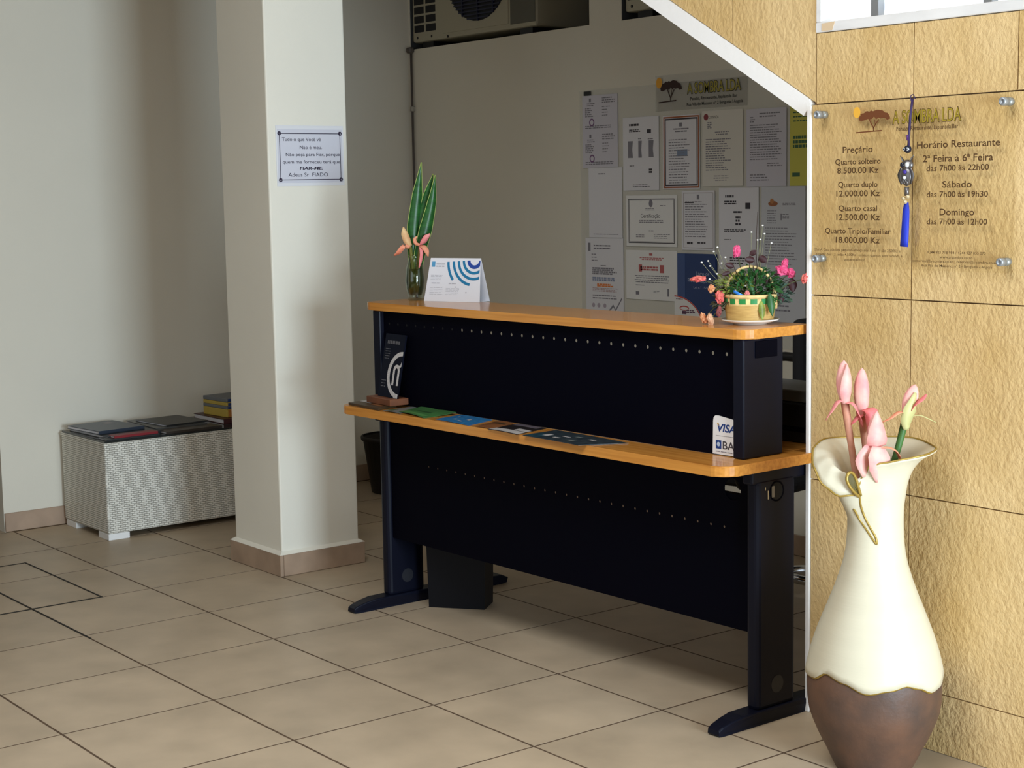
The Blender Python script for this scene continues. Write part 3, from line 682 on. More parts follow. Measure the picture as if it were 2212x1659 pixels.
def acacia(parent, x, y, w_, h_, z, trunk, sun, crown=None):
    """savanna tree emblem: sun disc, flat crown of overlapping clumps, forked trunk, ground line"""
    rr = random.Random(3)
    o = shape('sun_disc', [circ(x+.10*w_, y+.80*h_, .17*h_, 20, ry=.21*h_)], sun, parent, .0001, loc=(0, 0, z))
    pts = []
    for i in range(26):
        a = PI*i/25; pts.append((x+.57*w_-.42*w_*math.cos(a)*(1+rr.uniform(-.06, .06)), y+h_*(.50+.34*math.sin(a)**.8*(1+rr.uniform(-.10, .10)))))
    for i in range(15):
        u = i/14; pts.append((x+.57*w_+.40*w_*(1-2*u), y+h_*(.46+.10*math.sin(u*PI)*rr.uniform(.4, 1.3)+.03*rr.uniform(-1, 1))))
    shape('tree_crown', [pts], crown or trunk, parent, .0001, loc=(0, 0, z+.0003))
    bm = bmesh.new()
    def stroke(pp, t):
        for (ax, ay), (bx, by) in zip(pp, pp[1:]):
            d = Vector((bx-ax, by-ay)); nn = Vector((-d.y, d.x)).normalized()*t/2
            v = [bm.verts.new((x+p[0], y+p[1], 0)) for p in ((ax-nn.x, ay-nn.y), (bx-nn.x, by-nn.y), (bx+nn.x, by+nn.y), (ax+nn.x, ay+nn.y))]; bm.faces.new(v)
    stroke([(.56*w_, .06*h_), (.555*w_, .20*h_), (.48*w_, .38*h_), (.44*w_, .52*h_)], .05*h_)
    stroke([(.555*w_, .18*h_), (.63*w_, .36*h_), (.70*w_, .50*h_)], .045*h_); stroke([(.60*w_, .30*h_), (.59*w_, .50*h_)], .03*h_)
    stroke([(.08*w_, .035*h_), (.45*w_, .06*h_), (.78*w_, .075*h_)], .045*h_)
    me = bpy.data.meshes.new('tree_trunk'); bm.to_mesh(me); bm.free(); link('tree_trunk', me, trunk, parent, loc=(0, 0, z+.0003))

# ------------------------------------------------------------------ notices on the back wall
YW = WB-.0006
ACR = M('clear_acrylic', (.70, .72, .70, 1), .25, alpha=.13, spec=.25)
brd = empty('acrylic_board', (-.508, YW, .80), rot=UPR, label='clear acrylic board behind the papers pinned on the back wall', cat='board')
bm = bmesh.new(); abox(bm, 0, 1.6, 0, 1.05, .0002, .003); bobj('sheet', bm, ACR, brd)
bm = bmesh.new(); abox(bm, .034, .078, 1.028, 1.046, .003, .010, .002); bobj('clip', bm, BLACKP, brd)
DZ = .0036
LAV = M('paper_lilac', (.62, .60, .66, 1), .7); PBLUE = M('print_blue', (.02, .07, .30, 1), .5); PRED = M('print_red', (.55, .06, .05, 1), .6); PORG = M('print_orange', (.75, .22, .05, 1), .6); PSKY = M('print_slate_blue', (.25, .29, .42, 1), .6); PYEL = M('paper_yellow', (.62, .58, .10, 1), .7); PGRN = M('print_green', (.05, .13, .06, 1), .6)
def doc(label, x0, x1, z0, z1, mat=PAPER, name='notice_sheet', cat='notice', dz=DZ, tilt=0):
    t = empty(name, (x0, YW-dz, z0), rot=(PI/2, math.radians(tilt), 0), label=label, cat=cat, group='papers on the back wall')
    bm = bmesh.new(); abox(bm, 0, x1-x0, 0, z1-z0, 0, .0008); bobj('paper', bm, mat, t)
    return t, x1-x0, z1-z0
PZ = .0010
# 1 twin receipts
t, W_, H_ = doc('lilac sheet of two stamped receipts, top left of the wall papers', -.488, -.258, 1.517, 1.827, LAV)
def f1(bm):
    for k in (0, 1):
        o = H_*.5*k
        rect(bm, .045, .058, o+.128, o+.143); word_rows(bm, .03, .09, o+.108, o+.124, 2); word_rows(bm, .018, .085, o+.062, o+.104, 5, .7, .45)
        word_rows(bm, .13, .215, o+.118, o+.146, 3, .9); word_rows(bm, .13, .20, o+.062, o+.11, 4, .6, .3); word_rows(bm, .018, .215, o+.012, o+.028, 2, .9, .5)
flatprint('print', f1, INKG, t, PZ)
for k in (0, 1): shape('stamp', [circ(.062, .04+k*H_*.5, .017, 18), circ(.062, .04+k*H_*.5, .011, 18)], M('stamp_violet', (.20, .10, .22, 1), .7), t, .0001, loc=(0, 0, PZ+.0004))
# 2 near-blank
t, W_, H_ = doc('almost blank white sheet below the two receipts', -.452, -.234, 1.216, 1.516)
flatprint('print', lambda bm: (word_rows(bm, .065, .11, .270, .279, 1), word_rows(bm, .03, .2, .01, .02, 1, .95, .3)), INKG, t, PZ)
# 3 letter with coloured paragraphs
t, W_, H_ = doc('letter with grey, blue and orange paragraphs, bottom left of the wall papers', -.478, -.23, .895, 1.214)
flatprint('print', lambda bm: (rect(bm, .018, .034, .262, .298), word_rows(bm, .055, .19, .268, .292, 2, .9), word_rows(bm, .04, .1, .215, .255, 3, .6, .3), word_rows(bm, .10, .15, .196, .203, 1), word_rows(bm, .045, .21, .160, .192, 4, .95, .85), word_rows(bm, .045, .21, .052, .075, 2, .95, .4)), INKG, t, PZ)
flatprint('blue_paragraph', lambda bm: word_rows(bm, .045, .215, .132, .150, 2, .97, .9), PSKY, t, PZ)
flatprint('orange_paragraph', lambda bm: word_rows(bm, .075, .2, .107, .122, 2, .85, .85), PORG, t, PZ)
flatprint('faint_paragraph', lambda bm: word_rows(bm, .045, .215, .085, .104, 3, .95, .5), M('print_pinkish', (.45, .30, .30, 1), .6), t, PZ)
shape('chart_line', [[(.15, .006), (.18, .034), (.195, .014), (.236, .066), (.238, .058), (.196, .004), (.181, .022), (.158, .004)]], INKG, t, .0001, loc=(0, 0, PZ))
for cx in (.05, .085, .125): shape('dot_mark', [circ(cx, .026, .010, 14)], M('print_pale', (.42, .36, .42, 1), .6), t, .0001, loc=(0, 0, PZ))
# 4
t, W_, H_ = doc('white sheet with three dark blocks of columns beside the receipts', -.225, -.003, 1.417, 1.722)
flatprint('print', lambda bm: (word_rows(bm, .04, .10, .268, .278, 1, .95, .9), word_rows(bm, .04, .11, .242, .256, 2, .9, .6), rect(bm, .15, .175, .236, .252), word_rows(bm, .16, .19, .07, .09, 2, .9, .8), word_rows(bm, .06, .17, .012, .026, 2, .9, .4), word_rows(bm, .04, .08, .10, .106, 1)), INK, t, PZ)
for a, b in ((.032, .062), (.096, .118), (.16, .19)): shape('column_block', [[(a, .136), (b, .136), (b-.004, .17), (b, .206), (a, .206)]], INKG, t, .0001, loc=(0, 0, PZ))
flatprint('heading', lambda bm: (word_rows(bm, .095, .12, .21, .22, 1), word_rows(bm, .155, .19, .208, .216, 1)), INKG, t, PZ)
# 5 red framed licence
t, W_, H_ = doc('certificate in a red and black border in the middle of the top row', .021, .237, 1.420, 1.718)
flatprint('border', lambda bm: frame_rect(bm, .004, W_-.004, .004, H_-.004, .006), M('border_rust', (.36, .11, .04, 1), .6), t, PZ)
flatprint('inner_border', lambda bm: frame_rect(bm, .012, W_-.012, .012, H_-.012, .006), INK, t, PZ)
flatprint('print', lambda bm: (rect(bm, .098, .114, .252, .268), word_rows(bm, .06, .16, .228, .248, 2, .8, .5, center=True), word_rows(bm, .035, .18, .02, .205, 17, .75, .32)), INKG, t, PZ)
flatprint('blue_stamp', lambda bm: rect(bm, .085, .145, .132, .160), M('stamp_blue', (.22, .28, .40, 1), .7), t, PZ-.0001)
# 6
t, W_, H_ = doc('white form with a round red emblem right of the red bordered certificate', .251, .475, 1.428, 1.727, M('paper_cream', (.70, .67, .60, 1), .7))
shape('emblem', [circ(.022, .275, .013, 18)], M('emblem_red', (.25, .04, .05, 1), .6), t, .0001, loc=(0, 0, PZ))
text('lettering', 'COMANDA', .038, .268, PZ, INK, t, width=.055, height=.012)
flatprint('print', lambda bm: (word_rows(bm, .03, .06, .228, .256, 4, .8), word_rows(bm, .07, .15, .20, .218, 2, .9, .4, center=True), word_rows(bm, .02, .17, .06, .19, 14, .8, .4), word_rows(bm, .06, .15, .02, .045, 3, .8, .4, center=True)), INKG, t, PZ)
# 7
t, W_, H_ = doc('typed lilac letter left of the yellow sheet in the top row', .494, .704, 1.424, 1.722, LAV)
flatprint('print', lambda bm: (word_rows(bm, .07, .18, .262, .285, 2, .9, .4), word_rows(bm, .02, .05, .245, .27, 3, .8), word_rows(bm, .02, .19, .10, .24, 15, .9, .38), word_rows(bm, .11, .19, .075, .092, 2, .9, .4), word_rows(bm, .02, .14, .02, .05, 3, .8, .4)), INKG, t, PZ)
# 8 yellow
t, W_, H_ = doc('yellow typed sheet half hidden behind the stone wall edge', .722, .938, 1.424, 1.80, PYEL)
flatprint('print', lambda bm: (word_rows(bm, .015, .2, .235, .33, 6, .85, .3), word_rows(bm, .015, .2, .14, .19, 3, .9, .7), rect(bm, .012, .05, .035, .05)), PGRN, t, PZ)
# 9 certificate landscape
t, W_, H_ = doc('landscape certificate with black double border on the back wall', -.208, .102, 1.182, 1.396, PAPER2)
flatprint('border', lambda bm: (frame_rect(bm, .014, W_-.014, .014, H_-.014, .0035), frame_rect(bm, .020, W_-.020, .020, H_-.020, .0012)), INK, t, PZ)
flatprint('print', lambda bm: (word_rows(bm, .07, .24, .098, .112, 2, .95, .5, center=True), word_rows(bm, .14, .17, .062, .07, 1), word_rows(bm, .06, .12, .036, .052, 2, .8, .4), word_rows(bm, .17, .27, .032, .055, 3, .9, .4), word_rows(bm, .21, .25, .168, .174, 1), word_rows(bm, .12, .19, .15, .162, 2, .9)), INKG, t, PZ)
shape('crest', [circ(.153, .18, .012, 14, ry=.016)], INKG, t, .0001, loc=(0, 0, PZ))
text('lettering', 'Certificação', .09, .120, PZ, INK, t, width=.12, height=.018)
# 10
t, W_, H_ = doc('small grey bordered form right of the landscape certificate', .131, .32, 1.172, 1.412)
flatprint('border', lambda bm: frame_rect(bm, .01, W_-.008, .008, H_-.008, .002), M('border_grey', (.30, .25, .22, 1), .7), t, PZ)
flatprint('print', lambda bm: (rect(bm, .088, .102, .205, .224), word_rows(bm, .02, .16, .05, .20, 15, .8, .35)), INKG, t, PZ)
flatprint('bold_print', lambda bm: (word_rows(bm, .03, .07, .024, .034, 1, .9, .9), word_rows(bm, .09, .15, .026, .034, 1, .9, .7), rect(bm, .018, .07, .19, .194)), INK, t, PZ)
# 11
t, W_, H_ = doc('sheet with a short centred list behind the flower basket', .344, .56, 1.10, 1.421)
flatprint('print', lambda bm: (word_rows(bm, .035, .09, .283, .293, 1, .9, .9), word_rows(bm, .03, .11, .255, .272, 2, .9, .6), rect(bm, .145, .172, .238, .262), word_rows(bm, .08, .13, .222, .23, 1, .95, .9), word_rows(bm, .09, .12, .172, .212, 3, .95, .6, center=True), word_rows(bm, .03, .16, .145, .160, 2, .9, .5), word_rows(bm, .03, .075, .115, .12, 1, .9), word_rows(bm, .06, .16, .02, .05, 3, .8, .5)), INK, t, PZ)
# 12
t, W_, H_ = doc('tall pale sheet with a small orange hat emblem at the right end', .575, .80, .88, 1.423, M('paper_pale_blue', (.60, .61, .64, 1), .7))
shape('emblem', [circ(.06, .478, .025, 18, ry=.010), ], M('emblem_brown', (.35, .13, .05, 1), .6), t, .0001, loc=(0, 0, PZ)); shape('emblem_top', [circ(.055, .488, .010, 14)], M('emblem_orange', (.5, .22, .08, 1), .6), t, .0001, loc=(0, 0, PZ+.0004))
flatprint('print', lambda bm: (word_rows(bm, .11, .19, .47, .482, 2, .9, .4), rect(bm, .10, .106, .415, .44), word_rows(bm, .11, .15, .42, .44, 3, .9, .4), word_rows(bm, .03, .08, .40, .455, 6, .9, .3), word_rows(bm, .02, .19, .24, .39, 14, .8, .3), word_rows(bm, .02, .18, .06, .2, 8, .7, .35)), INKG, t, PZ)
# 13 diploma
t, W_, H_ = doc('landscape diploma with red ornate title below the black bordered certificate', -.212, .102, .958, 1.166, PAPER2)
flatprint('red_title', lambda bm: (word_rows(bm, .085, .235, .166, .180, 2, .9, .5, center=True), rect(bm, .145, .165, .186, .196), rect(bm, .08, .10, .118, .148), rect(bm, .21, .235, .115, .148), word_rows(bm, .09, .22, .122, .142, 2, .95, .75)), M('ornate_red', (.48, .12, .12, 1), .6), t, PZ)
flatprint('print', lambda bm: (word_rows(bm, .05, .27, .070, .105, 4, .95, .4, center=True), word_rows(bm, .06, .12, .058, .064, 1), rect(bm, .06, .082, .02, .034), word_rows(bm, .17, .22, .03, .04, 2, .8, .4), rect(bm, .255, .265, .018, .05)), INKG, t, PZ)
# 14 blue complaints book
t = empty('complaints_book', (.116, YW-.004, .905), rot=UPR, label='dark blue complaints book on the wall behind the flower basket', cat='book')
bm = bmesh.new(); abox(bm, 0, .218, 0, .253, 0, .012, .001); bobj('cover', bm, M('book_blue', (.018, .045, .16, 1), .35), t)
bm = bmesh.new(); abox(bm, .0, .045, 0.001, .252, .0121, .0126); bobj('spine_band', bm, M('book_band_blue', (.05, .09, .24, 1), .35), t)
LBL = M('print_light_blue', (.45, .50, .62, 1), .6)
text('lettering', 'Livro de', .11, .165, .013, LBL, t, width=.075, height=.018); text('lettering', 'Reclamações', .062, .138, .013, LBL, t, width=.135, height=.016); text('lettering', 'Lei n.º 15/03', .095, .112, .013, LBL, t, width=.09, height=.010)
# 15 round-cornered leaflet
t = empty('leaflet', (.100, YW-.018, .86), rot=UPR, label='white leaflet with a rounded red edge beside the blue book', cat='leaflet')
arc = [(.0, .0), (.168, .0)] + [(.0+.165*math.cos(a), .125*math.sin(a)) for a in [PI/2*i/16 for i in range(1, 17)]]
shape('paper', [arc], PAPER2, t, .0004)
arc2 = [(.0+(.165)*math.cos(PI/2*i/16), .125*math.sin(PI/2*i/16)) for i in range(17)] + [(.0+.160*math.cos(PI/2*i/16), .120*math.sin(PI/2*i/16)) for i in range(16, -1, -1)]
shape('red_edge', [arc2], PRED, t, .0001, loc=(0, 0, .0007))
flatprint('print', lambda bm: (rect(bm, .045, .07, .05, .064), word_rows(bm, .07, .125, .055, .07, 2, .9, .6), word_rows(bm, .01, .06, .108, .114, 1)), M('print_plum', (.12, .05, .10, 1), .6), t, .0008)
shape('eye_mark', [circ(.058, .075, .028, 20, ry=.010), circ(.058, .074, .024, 20, ry=.006)], PRED, t, .0001, loc=(0, 0, .0008))
# header sign
t = empty('header_sign', (-.020, YW-.0036, 1.738), rot=UPR, label='clear sign with savanna tree emblem heading the wall papers', cat='sign')
bm = bmesh.new(); abox(bm, 0, .52, 0, .145, 0, .003, .0005); bobj('plate', bm, M('sign_acrylic', (.66, .66, .63, 1), .3, alpha=.16), t)
TREEB = M('emblem_dark_brown', (.035, .012, .008, 1), .6); SUN = M('emblem_sun', (.80, .38, .03, 1), .5); SIGNG = M('sign_gold', (.36, .30, .03, 1), .4); SIGNK = M('sign_black', (.02, .018, .016, 1), .5)
acacia(t, .008, .032, .150, .105, .0032, TREEB, SUN)
text('lettering_outline', 'A SOMBRA LDA', .187, .062, .0032, SIGNK, t, width=.302, height=.046, bold=.035); text('lettering', 'A SOMBRA LDA', .190, .063, .0036, SIGNG, t, width=.296, height=.044, bold=.008)
text('lettering', 'Pensão, Restaurante, Esplanada Bar', .206, .036, .0034, SIGNK, t, width=.262, height=.013, bold=.012); text('lettering', 'Rua Vila do Massano nº 2 Benguela / Angola', .186, .014, .0034, SIGNK, t, width=.312, height=.013, bold=.012)

# conduit in the corner, clips
cd = empty('cable_conduit', (WL+.03, WB-.012, .09), label='thin grey conduit pipe running down the corner of the back wall', cat='conduit')
CDM = M('conduit_grey', (.10, .085, .075, 1), .5)
tube('pipe', [(0, 0, 0), (0, 0, 1.0), (0, 0, 2.05)], .006, CDM, cd, n=10)
for z in (.5, 1.01, 1.735): bm = bmesh.new(); abox(bm, -.010, .010, -.009, .012, z, z+.024, .003); bobj('clip', bm, M('clip_grey', (.35, .33, .28, 1), .5), cd)
bm = bmesh.new(); abox(bm, -.024, .014, -.016, .012, 2.02, 2.048, .006); bobj('elbow', bm, CDM, cd)

# air conditioner units in the niches
ACM = M('ac_cream_metal', (.42, .39, .29, 1), .45); ACD = M('ac_dark_panel', (.11, .105, .08, 1), .5); ACK = M('ac_slot_black', (.008, .008, .010, 1), .6); ACB = M('ac_fan_blue', (.012, .014, .045, 1), .5)
def ac(label, x0, wd, mirror=False):
    t = empty('air_conditioner', (x0, WB+.012, NZ+.002), label=label, cat='air conditioner', group='condensers in the wall niches')
    H_ = .56
    box('casing', 0, wd, 0, .32, .03, H_, ACM, t, bev=.012, seg=2)
    for a in (.06, wd-.14): box('mounting_foot', a, a+.09, .02, .30, 0, .03, BLACKP, t)
    for c in range(2):
        for r in range(10):
            xx = .020+c*.098; zz = .078+r*.0445
            bm = bmesh.new(); abox(bm, xx, xx+.082, -.0012, .004, zz, zz+.034); bobj('vent_slot', bm, ACK, t)
    box('front_panel', .262, wd-.20, -.004, .0, .055, H_-.03, ACM, t, bev=.002)
    cx, cz, rr = .555, .345, .255
    bm = bmesh.new(); bmesh.ops.create_circle(bm, cap_ends=True, radius=rr, segments=40, matrix=Matrix.Translation((cx, -.0052, cz)) @ Matrix.Rotation(PI/2, 4, 'X')); bobj('fan_opening', bm, ACK, t)
    bm = bmesh.new()
    for i in range(-14, 15):
        zz = i*.0172; hw = math.sqrt(max(0, rr*rr-zz*zz))
        if cz+zz < .06 or cz+zz > H_-.03: continue
        abox(bm, cx-hw, cx+hw, -.012, -.007, cz+zz-.0035, cz+zz+.0035)
    for xx in (-.12, 0, .12): hw = math.sqrt(rr*rr-xx*xx); abox(bm, cx+xx-.004, cx+xx+.004, -.013, -.0065, max(.06, cz-hw), min(H_-.03, cz+hw))
    bobj('fan_grille', bm, ACB, t)
    box('service_cover', wd-.185, wd-.004, -.003, .0, .05, H_-.02, ACD, t, bev=.001)
    for a, b in ((.045, .052), (.165, .052), (.225, .25), (.30, .040)):
        lathe('screw', [(.0065, -.003), (.0065, .0), (.001, .002)], ACK, t, n=8, loc=(a, -.0015, b), rot=(PI/2, 0, 0))
    return t
ac('cream air conditioner unit with blue fan in the niche above the desk', -1.802, .98)
ac('cream air conditioner corner showing beside the stair slope', -.225, .80)

# ------------------------------------------------------------------ notice on the column
t = empty('column_notice', (cx1+.0008, .944, 1.456), rot=UPX, label='white framed joke notice taped to the column', cat='notice')
bm = bmesh.new(); abox(bm, 0, .290, 0, .222, 0, .0008); bobj('laminate', bm, M('laminate_film', (.72, .72, .74, 1), .3), t)
bm = bmesh.new(); abox(bm, .006, .284, .012, .208, .0009, .0015); bobj('paper', bm, M('notice_paper', (.60, .60, .66, 1), .6), t)
INKP = M('ink_violet_black', (.03, .022, .045, 1), .7)
flatprint('border', lambda bm: frame_rect(bm, .014, .276, .022, .194, .0028), INKP, t, .0017)
for a, b in ((.015, .193), (.275, .193), (.015, .023), (.275, .023)): shape('corner_ornament', [circ(a, b, .0085, 6), circ(a+.001, b-.001, .003, 5)], INKP, t, .0001, loc=(0, 0, .0019))
for sss, a, b, ww, hh, bd in (('Tudo o que Você vê', .026, .165, .165, .0135, .006), ('Não é meu.', .100, .136, .095, .0135, .006), ('Não peça para Fiar, porque', .040, .110, .232, .0125, .006), ('quem me forneceu terá que', .026, .083, .246, .0125, .006), ('FIAR-ME.', .097, .060, .100, .011, .03), ('Adeus Sr  FIADO', .048, .035, .170, .0145, .004)):
    text('lettering', sss, a, b, .0018, INKP, t, width=ww, height=hh, bold=bd, shear=.15 if sss == 'FIAR-ME.' else 0)

# ------------------------------------------------------------------ acrylic price board on the stone wall
PB = empty('price_board', (2.092, SY-.004, 1.214), rot=UPR, label='clear acrylic price and opening hours board on the stone wall', cat='sign')
def plex():
    m = bpy.data.materials.new('clear_plate'); m.use_nodes = True; nt = m.node_tree; N, L = nt.nodes, nt.links; N.remove(N['Principled BSDF'])
    tr = N.new('ShaderNodeBsdfTransparent'); tr.inputs[0].default_value = (.985, .975, .945, 1); gl = N.new('ShaderNodeBsdfGlossy'); gl.inputs['Roughness'].default_value = .12; mx = N.new('ShaderNodeMixShader'); mx.inputs[0].default_value = .03
    L.new(tr.outputs[0], mx.inputs[1]); L.new(gl.outputs[0], mx.inputs[2]); L.new(mx.outputs[0], N['Material Output'].inputs[0]); return m
PLX = plex()
bm = bmesh.new(); abox(bm, 0, .618, 0, .420, .012, .016, .0006); bobj('plate', bm, PLX, PB)
BRT = M('print_brown', (.085, .040, .012, 1), .5); BRG = M('print_olive_gold', (.34, .25, .02, 1), .45); STEEL = M('brushed_steel', (.36, .39, .42, 1), .4, .6)
TZ = .0163
for a, b in ((.030, .392), (.592, .396), (.026, .022), (.592, .026)):
    so = lathe('standoff', [(.0095, -.002), (.0095, .0115)], STEEL, PB, n=20, loc=(a, b, 0), close=2)
    lathe('standoff_cap', [(.0100, 0), (.0100, .016), (.0085, .018), (.0045, .0185), (.0044, .017)], STEEL, so, n=20, loc=(0, 0, .0162), close=2)
acacia(PB, .138, .339, .118, .066, TZ, M('emblem_red_brown', (.16, .05, .015, 1), .5), M('emblem_sun_pale', (.85, .45, .05, 1), .5))
text('lettering_outline', 'A SOMBRA LDA', .262, .358, TZ, BRT, PB, width=.206, height=.034, bold=.03); text('lettering', 'A SOMBRA LDA', .264, .3585, TZ+.0004, BRG, PB, width=.202, height=.033, bold=.004)
text('lettering', 'Pensão, Restaurante, Esplanada Bar', .275, .341, TZ, BRT, PB, width=.184, height=.0105, bold=.01)
for sss, xm, b, ww, hh in (('Preçário', .153, .292, .097, .0165), ('Quarto solteiro', .1535, .2625, .147, .015), ('8.500.00 Kz', .1535, .240, .134, .0155), ('Quarto duplo', .154, .205, .128, .0145), ('12,000.00 Kz', .1545, .182, .141, .0155), ('Quarto casal', .1545, .1450, .125, .0145), ('12.500.00 Kz', .155, .1220, .141, .0155), ('Quarto Triplo/Familiar', .154, .0875, .214, .0145), ('18.000,00 Kz', .1545, .064, .143, .0155),
        ('Horário Restaurante', .4575, .296, .239, .0175), ('2ª Feira à 6ª Feira', .4575, .2625, .202, .0175), ('das 7h00 às 22h00', .4575, .2405, .180, .0145), ('Sábado', .4575, .2005, .085, .0165), ('das 7h00 às 19h30', .4575, .178, .177, .0145), ('Domingo', .458, .1345, .100, .0165), ('das 7h00 às 12h00', .4575, .1125, .175, .0145)):
    text('lettering', sss, xm, b, TZ, BRT, PB, width=ww, height=hh, bold=.014, center=True)
for sss, xm, b, ww, hh in (('Obs: A Casa adiciona pequeno-almoço dos 7 aos 11 são 2.500Kz e', .150, .0425, .282, .007), ('a partir dos 12 serão 4.500Kz | existem quartos sem varanda e', .157, .0305, .280, .007), ('pequeno-almoço.', .147, .0185, .070, .007), ('+244 923 718 984 / +244 927 055 070', .4575, .0415, .169, .0068), ('www.a-sombra.co.ao', .458, .0305, .094, .0066), ('comercial@a-sombra.co.ao | reservas@a-sombra.co.ao', .452, .0205, .246, .0066), ('Rua Vila do Massano, nº 2 - Benguela - Angola', .4585, .0095, .205, .0066)):
    text('lettering', sss, xm, b, TZ, BRT, PB, width=ww, height=hh, bold=.004, center=True)

# hanging charm in front of the board (x, -, z in metres relative to its hook)
CH = empty('hanging_charm', (2.413, SY-.036, 1.268), label='owl charm with evil eye bead and blue tassel hanging on the price board', cat='charm')
CORD = M('charm_cord', (.03, .015, .07, 1), .6); PEW = M('charm_pewter', (.20, .19, .19, 1), .35, .8); DBL = M('charm_dark_bead', (.012, .015, .03, 1), .25); WHB = M('charm_white', (.75, .78, .80, 1), .3); PEARL = M('charm_pearl', (.62, .50, .30, 1), .25, .3); TASS = M('tassel_blue', (.012, .03, .40, 1), .6, noise=(200, .35), stretch=(1, 1, .05))
tube('cord', [(.010, .006, .362), (.009, 0, .32), (.006, 0, .285), (.004, 0, .245)], .0032, CORD, CH, n=6)
tube('loop', [(.010, .016, .362), (.009, .010, .372), (.009, .0, .366), (.010, .006, .345)], .0012, CORD, CH, n=6, smoothk=4)
tube('bugle_bead', [(.003, 0, .262), (.003, 0, .276)], .0040, M('bead_violet', (.10, .03, .20, 1), .3), CH, n=8)
def ball(name, c, r, mat, parent, sc=(1, 1, 1), sub=2, **kw):
    bm = bmesh.new(); bmesh.ops.create_icosphere(bm, subdivisions=sub, radius=r)
    for v in bm.verts: v.co = Vector((v.co.x*sc[0], v.co.y*sc[1], v.co.z*sc[2]))+Vector(c)
    kw.setdefault('smooth', True)
    return bobj(name, bm, mat, parent, **kw)
eb = ball('eye_bead', (.002, 0, .241), .0098, DBL, CH)
for a in (.0095, -.0085): ball('eye_white', (.002+a*.55, -.0075, .241), .0042, WHB, eb, (1, .5, 1)); ball('pupil', (.002+a*.58, -.0094, .241), .0018, DBL, eb, (1, .5, 1))
ob = ball('owl_body', (0, 0, .176), .017, PEW, CH, (1, .55, 1.45), 3)
ball('owl_head', (.001, 0, .203), .016, PEW, CH, (1.1, .6, .8), 3)
for s_ in (-1, 1):
    ribbon('ear', [(s_*.010, 0, .212), (s_*.015, 0, .220), (s_*.021, 0, .225)], [.010, .006, .001], PEW, CH)
    ball('owl_eye', (s_*.0075, -.009, .203), .0062, DBL if s_ < 0 else WHB, CH, (1, .5, 1.1))
    ribbon('wing', [(s_*.013, -.004, .196), (s_*.019, -.003, .178), (s_*.015, -.003, .156)], [.006, .012, .003], PEW, CH, side=(1, 0, 0))
ball('gem', (.001, -.010, .172), .0042, WHB, CH); ball('gem', (.002, -.010, .186), .005, M('gem_violet', (.05, .03, .25, 1), .2), CH)
for i in range(5): ball('feather_scale', (-.008+.004*i, -.0095, .160+.003*(i % 2)), .0042, PEW, CH, (1, .5, 1.2), 1)
tube('stem_tube', [(.001, 0, .15), (.001, 0, .128)], .0058, PEW, CH, n=8)
for a, b in ((-.006, .122), (.007, .126), (0, .113)): ball('pearl', (a, -.004, b), .0052, PEARL, CH)
bm = bmesh.new(); atube(bm, [(0, 0, .112), (-.001, 0, .09), (-.003, 0, .05), (-.006, 0, .004)], [.006, .0095, .0105, .0115], 14, 3, .6); bobj('tassel', bm, TASS, CH, smooth=True)

# ------------------------------------------------------------------ things on the desk
DA = math.radians(1.35); DU = Vector((math.cos(DA), math.sin(DA), 0)); DV = Vector((-math.sin(DA), math.cos(DA), 0)); D0 = Vector((.288, .812, 0))
def dw(u, v, z): return D0+DU*u+DV*v+Vector((0, 0, z))
ZU = 1.0583; ZL = .7163; VIEW = 52.1

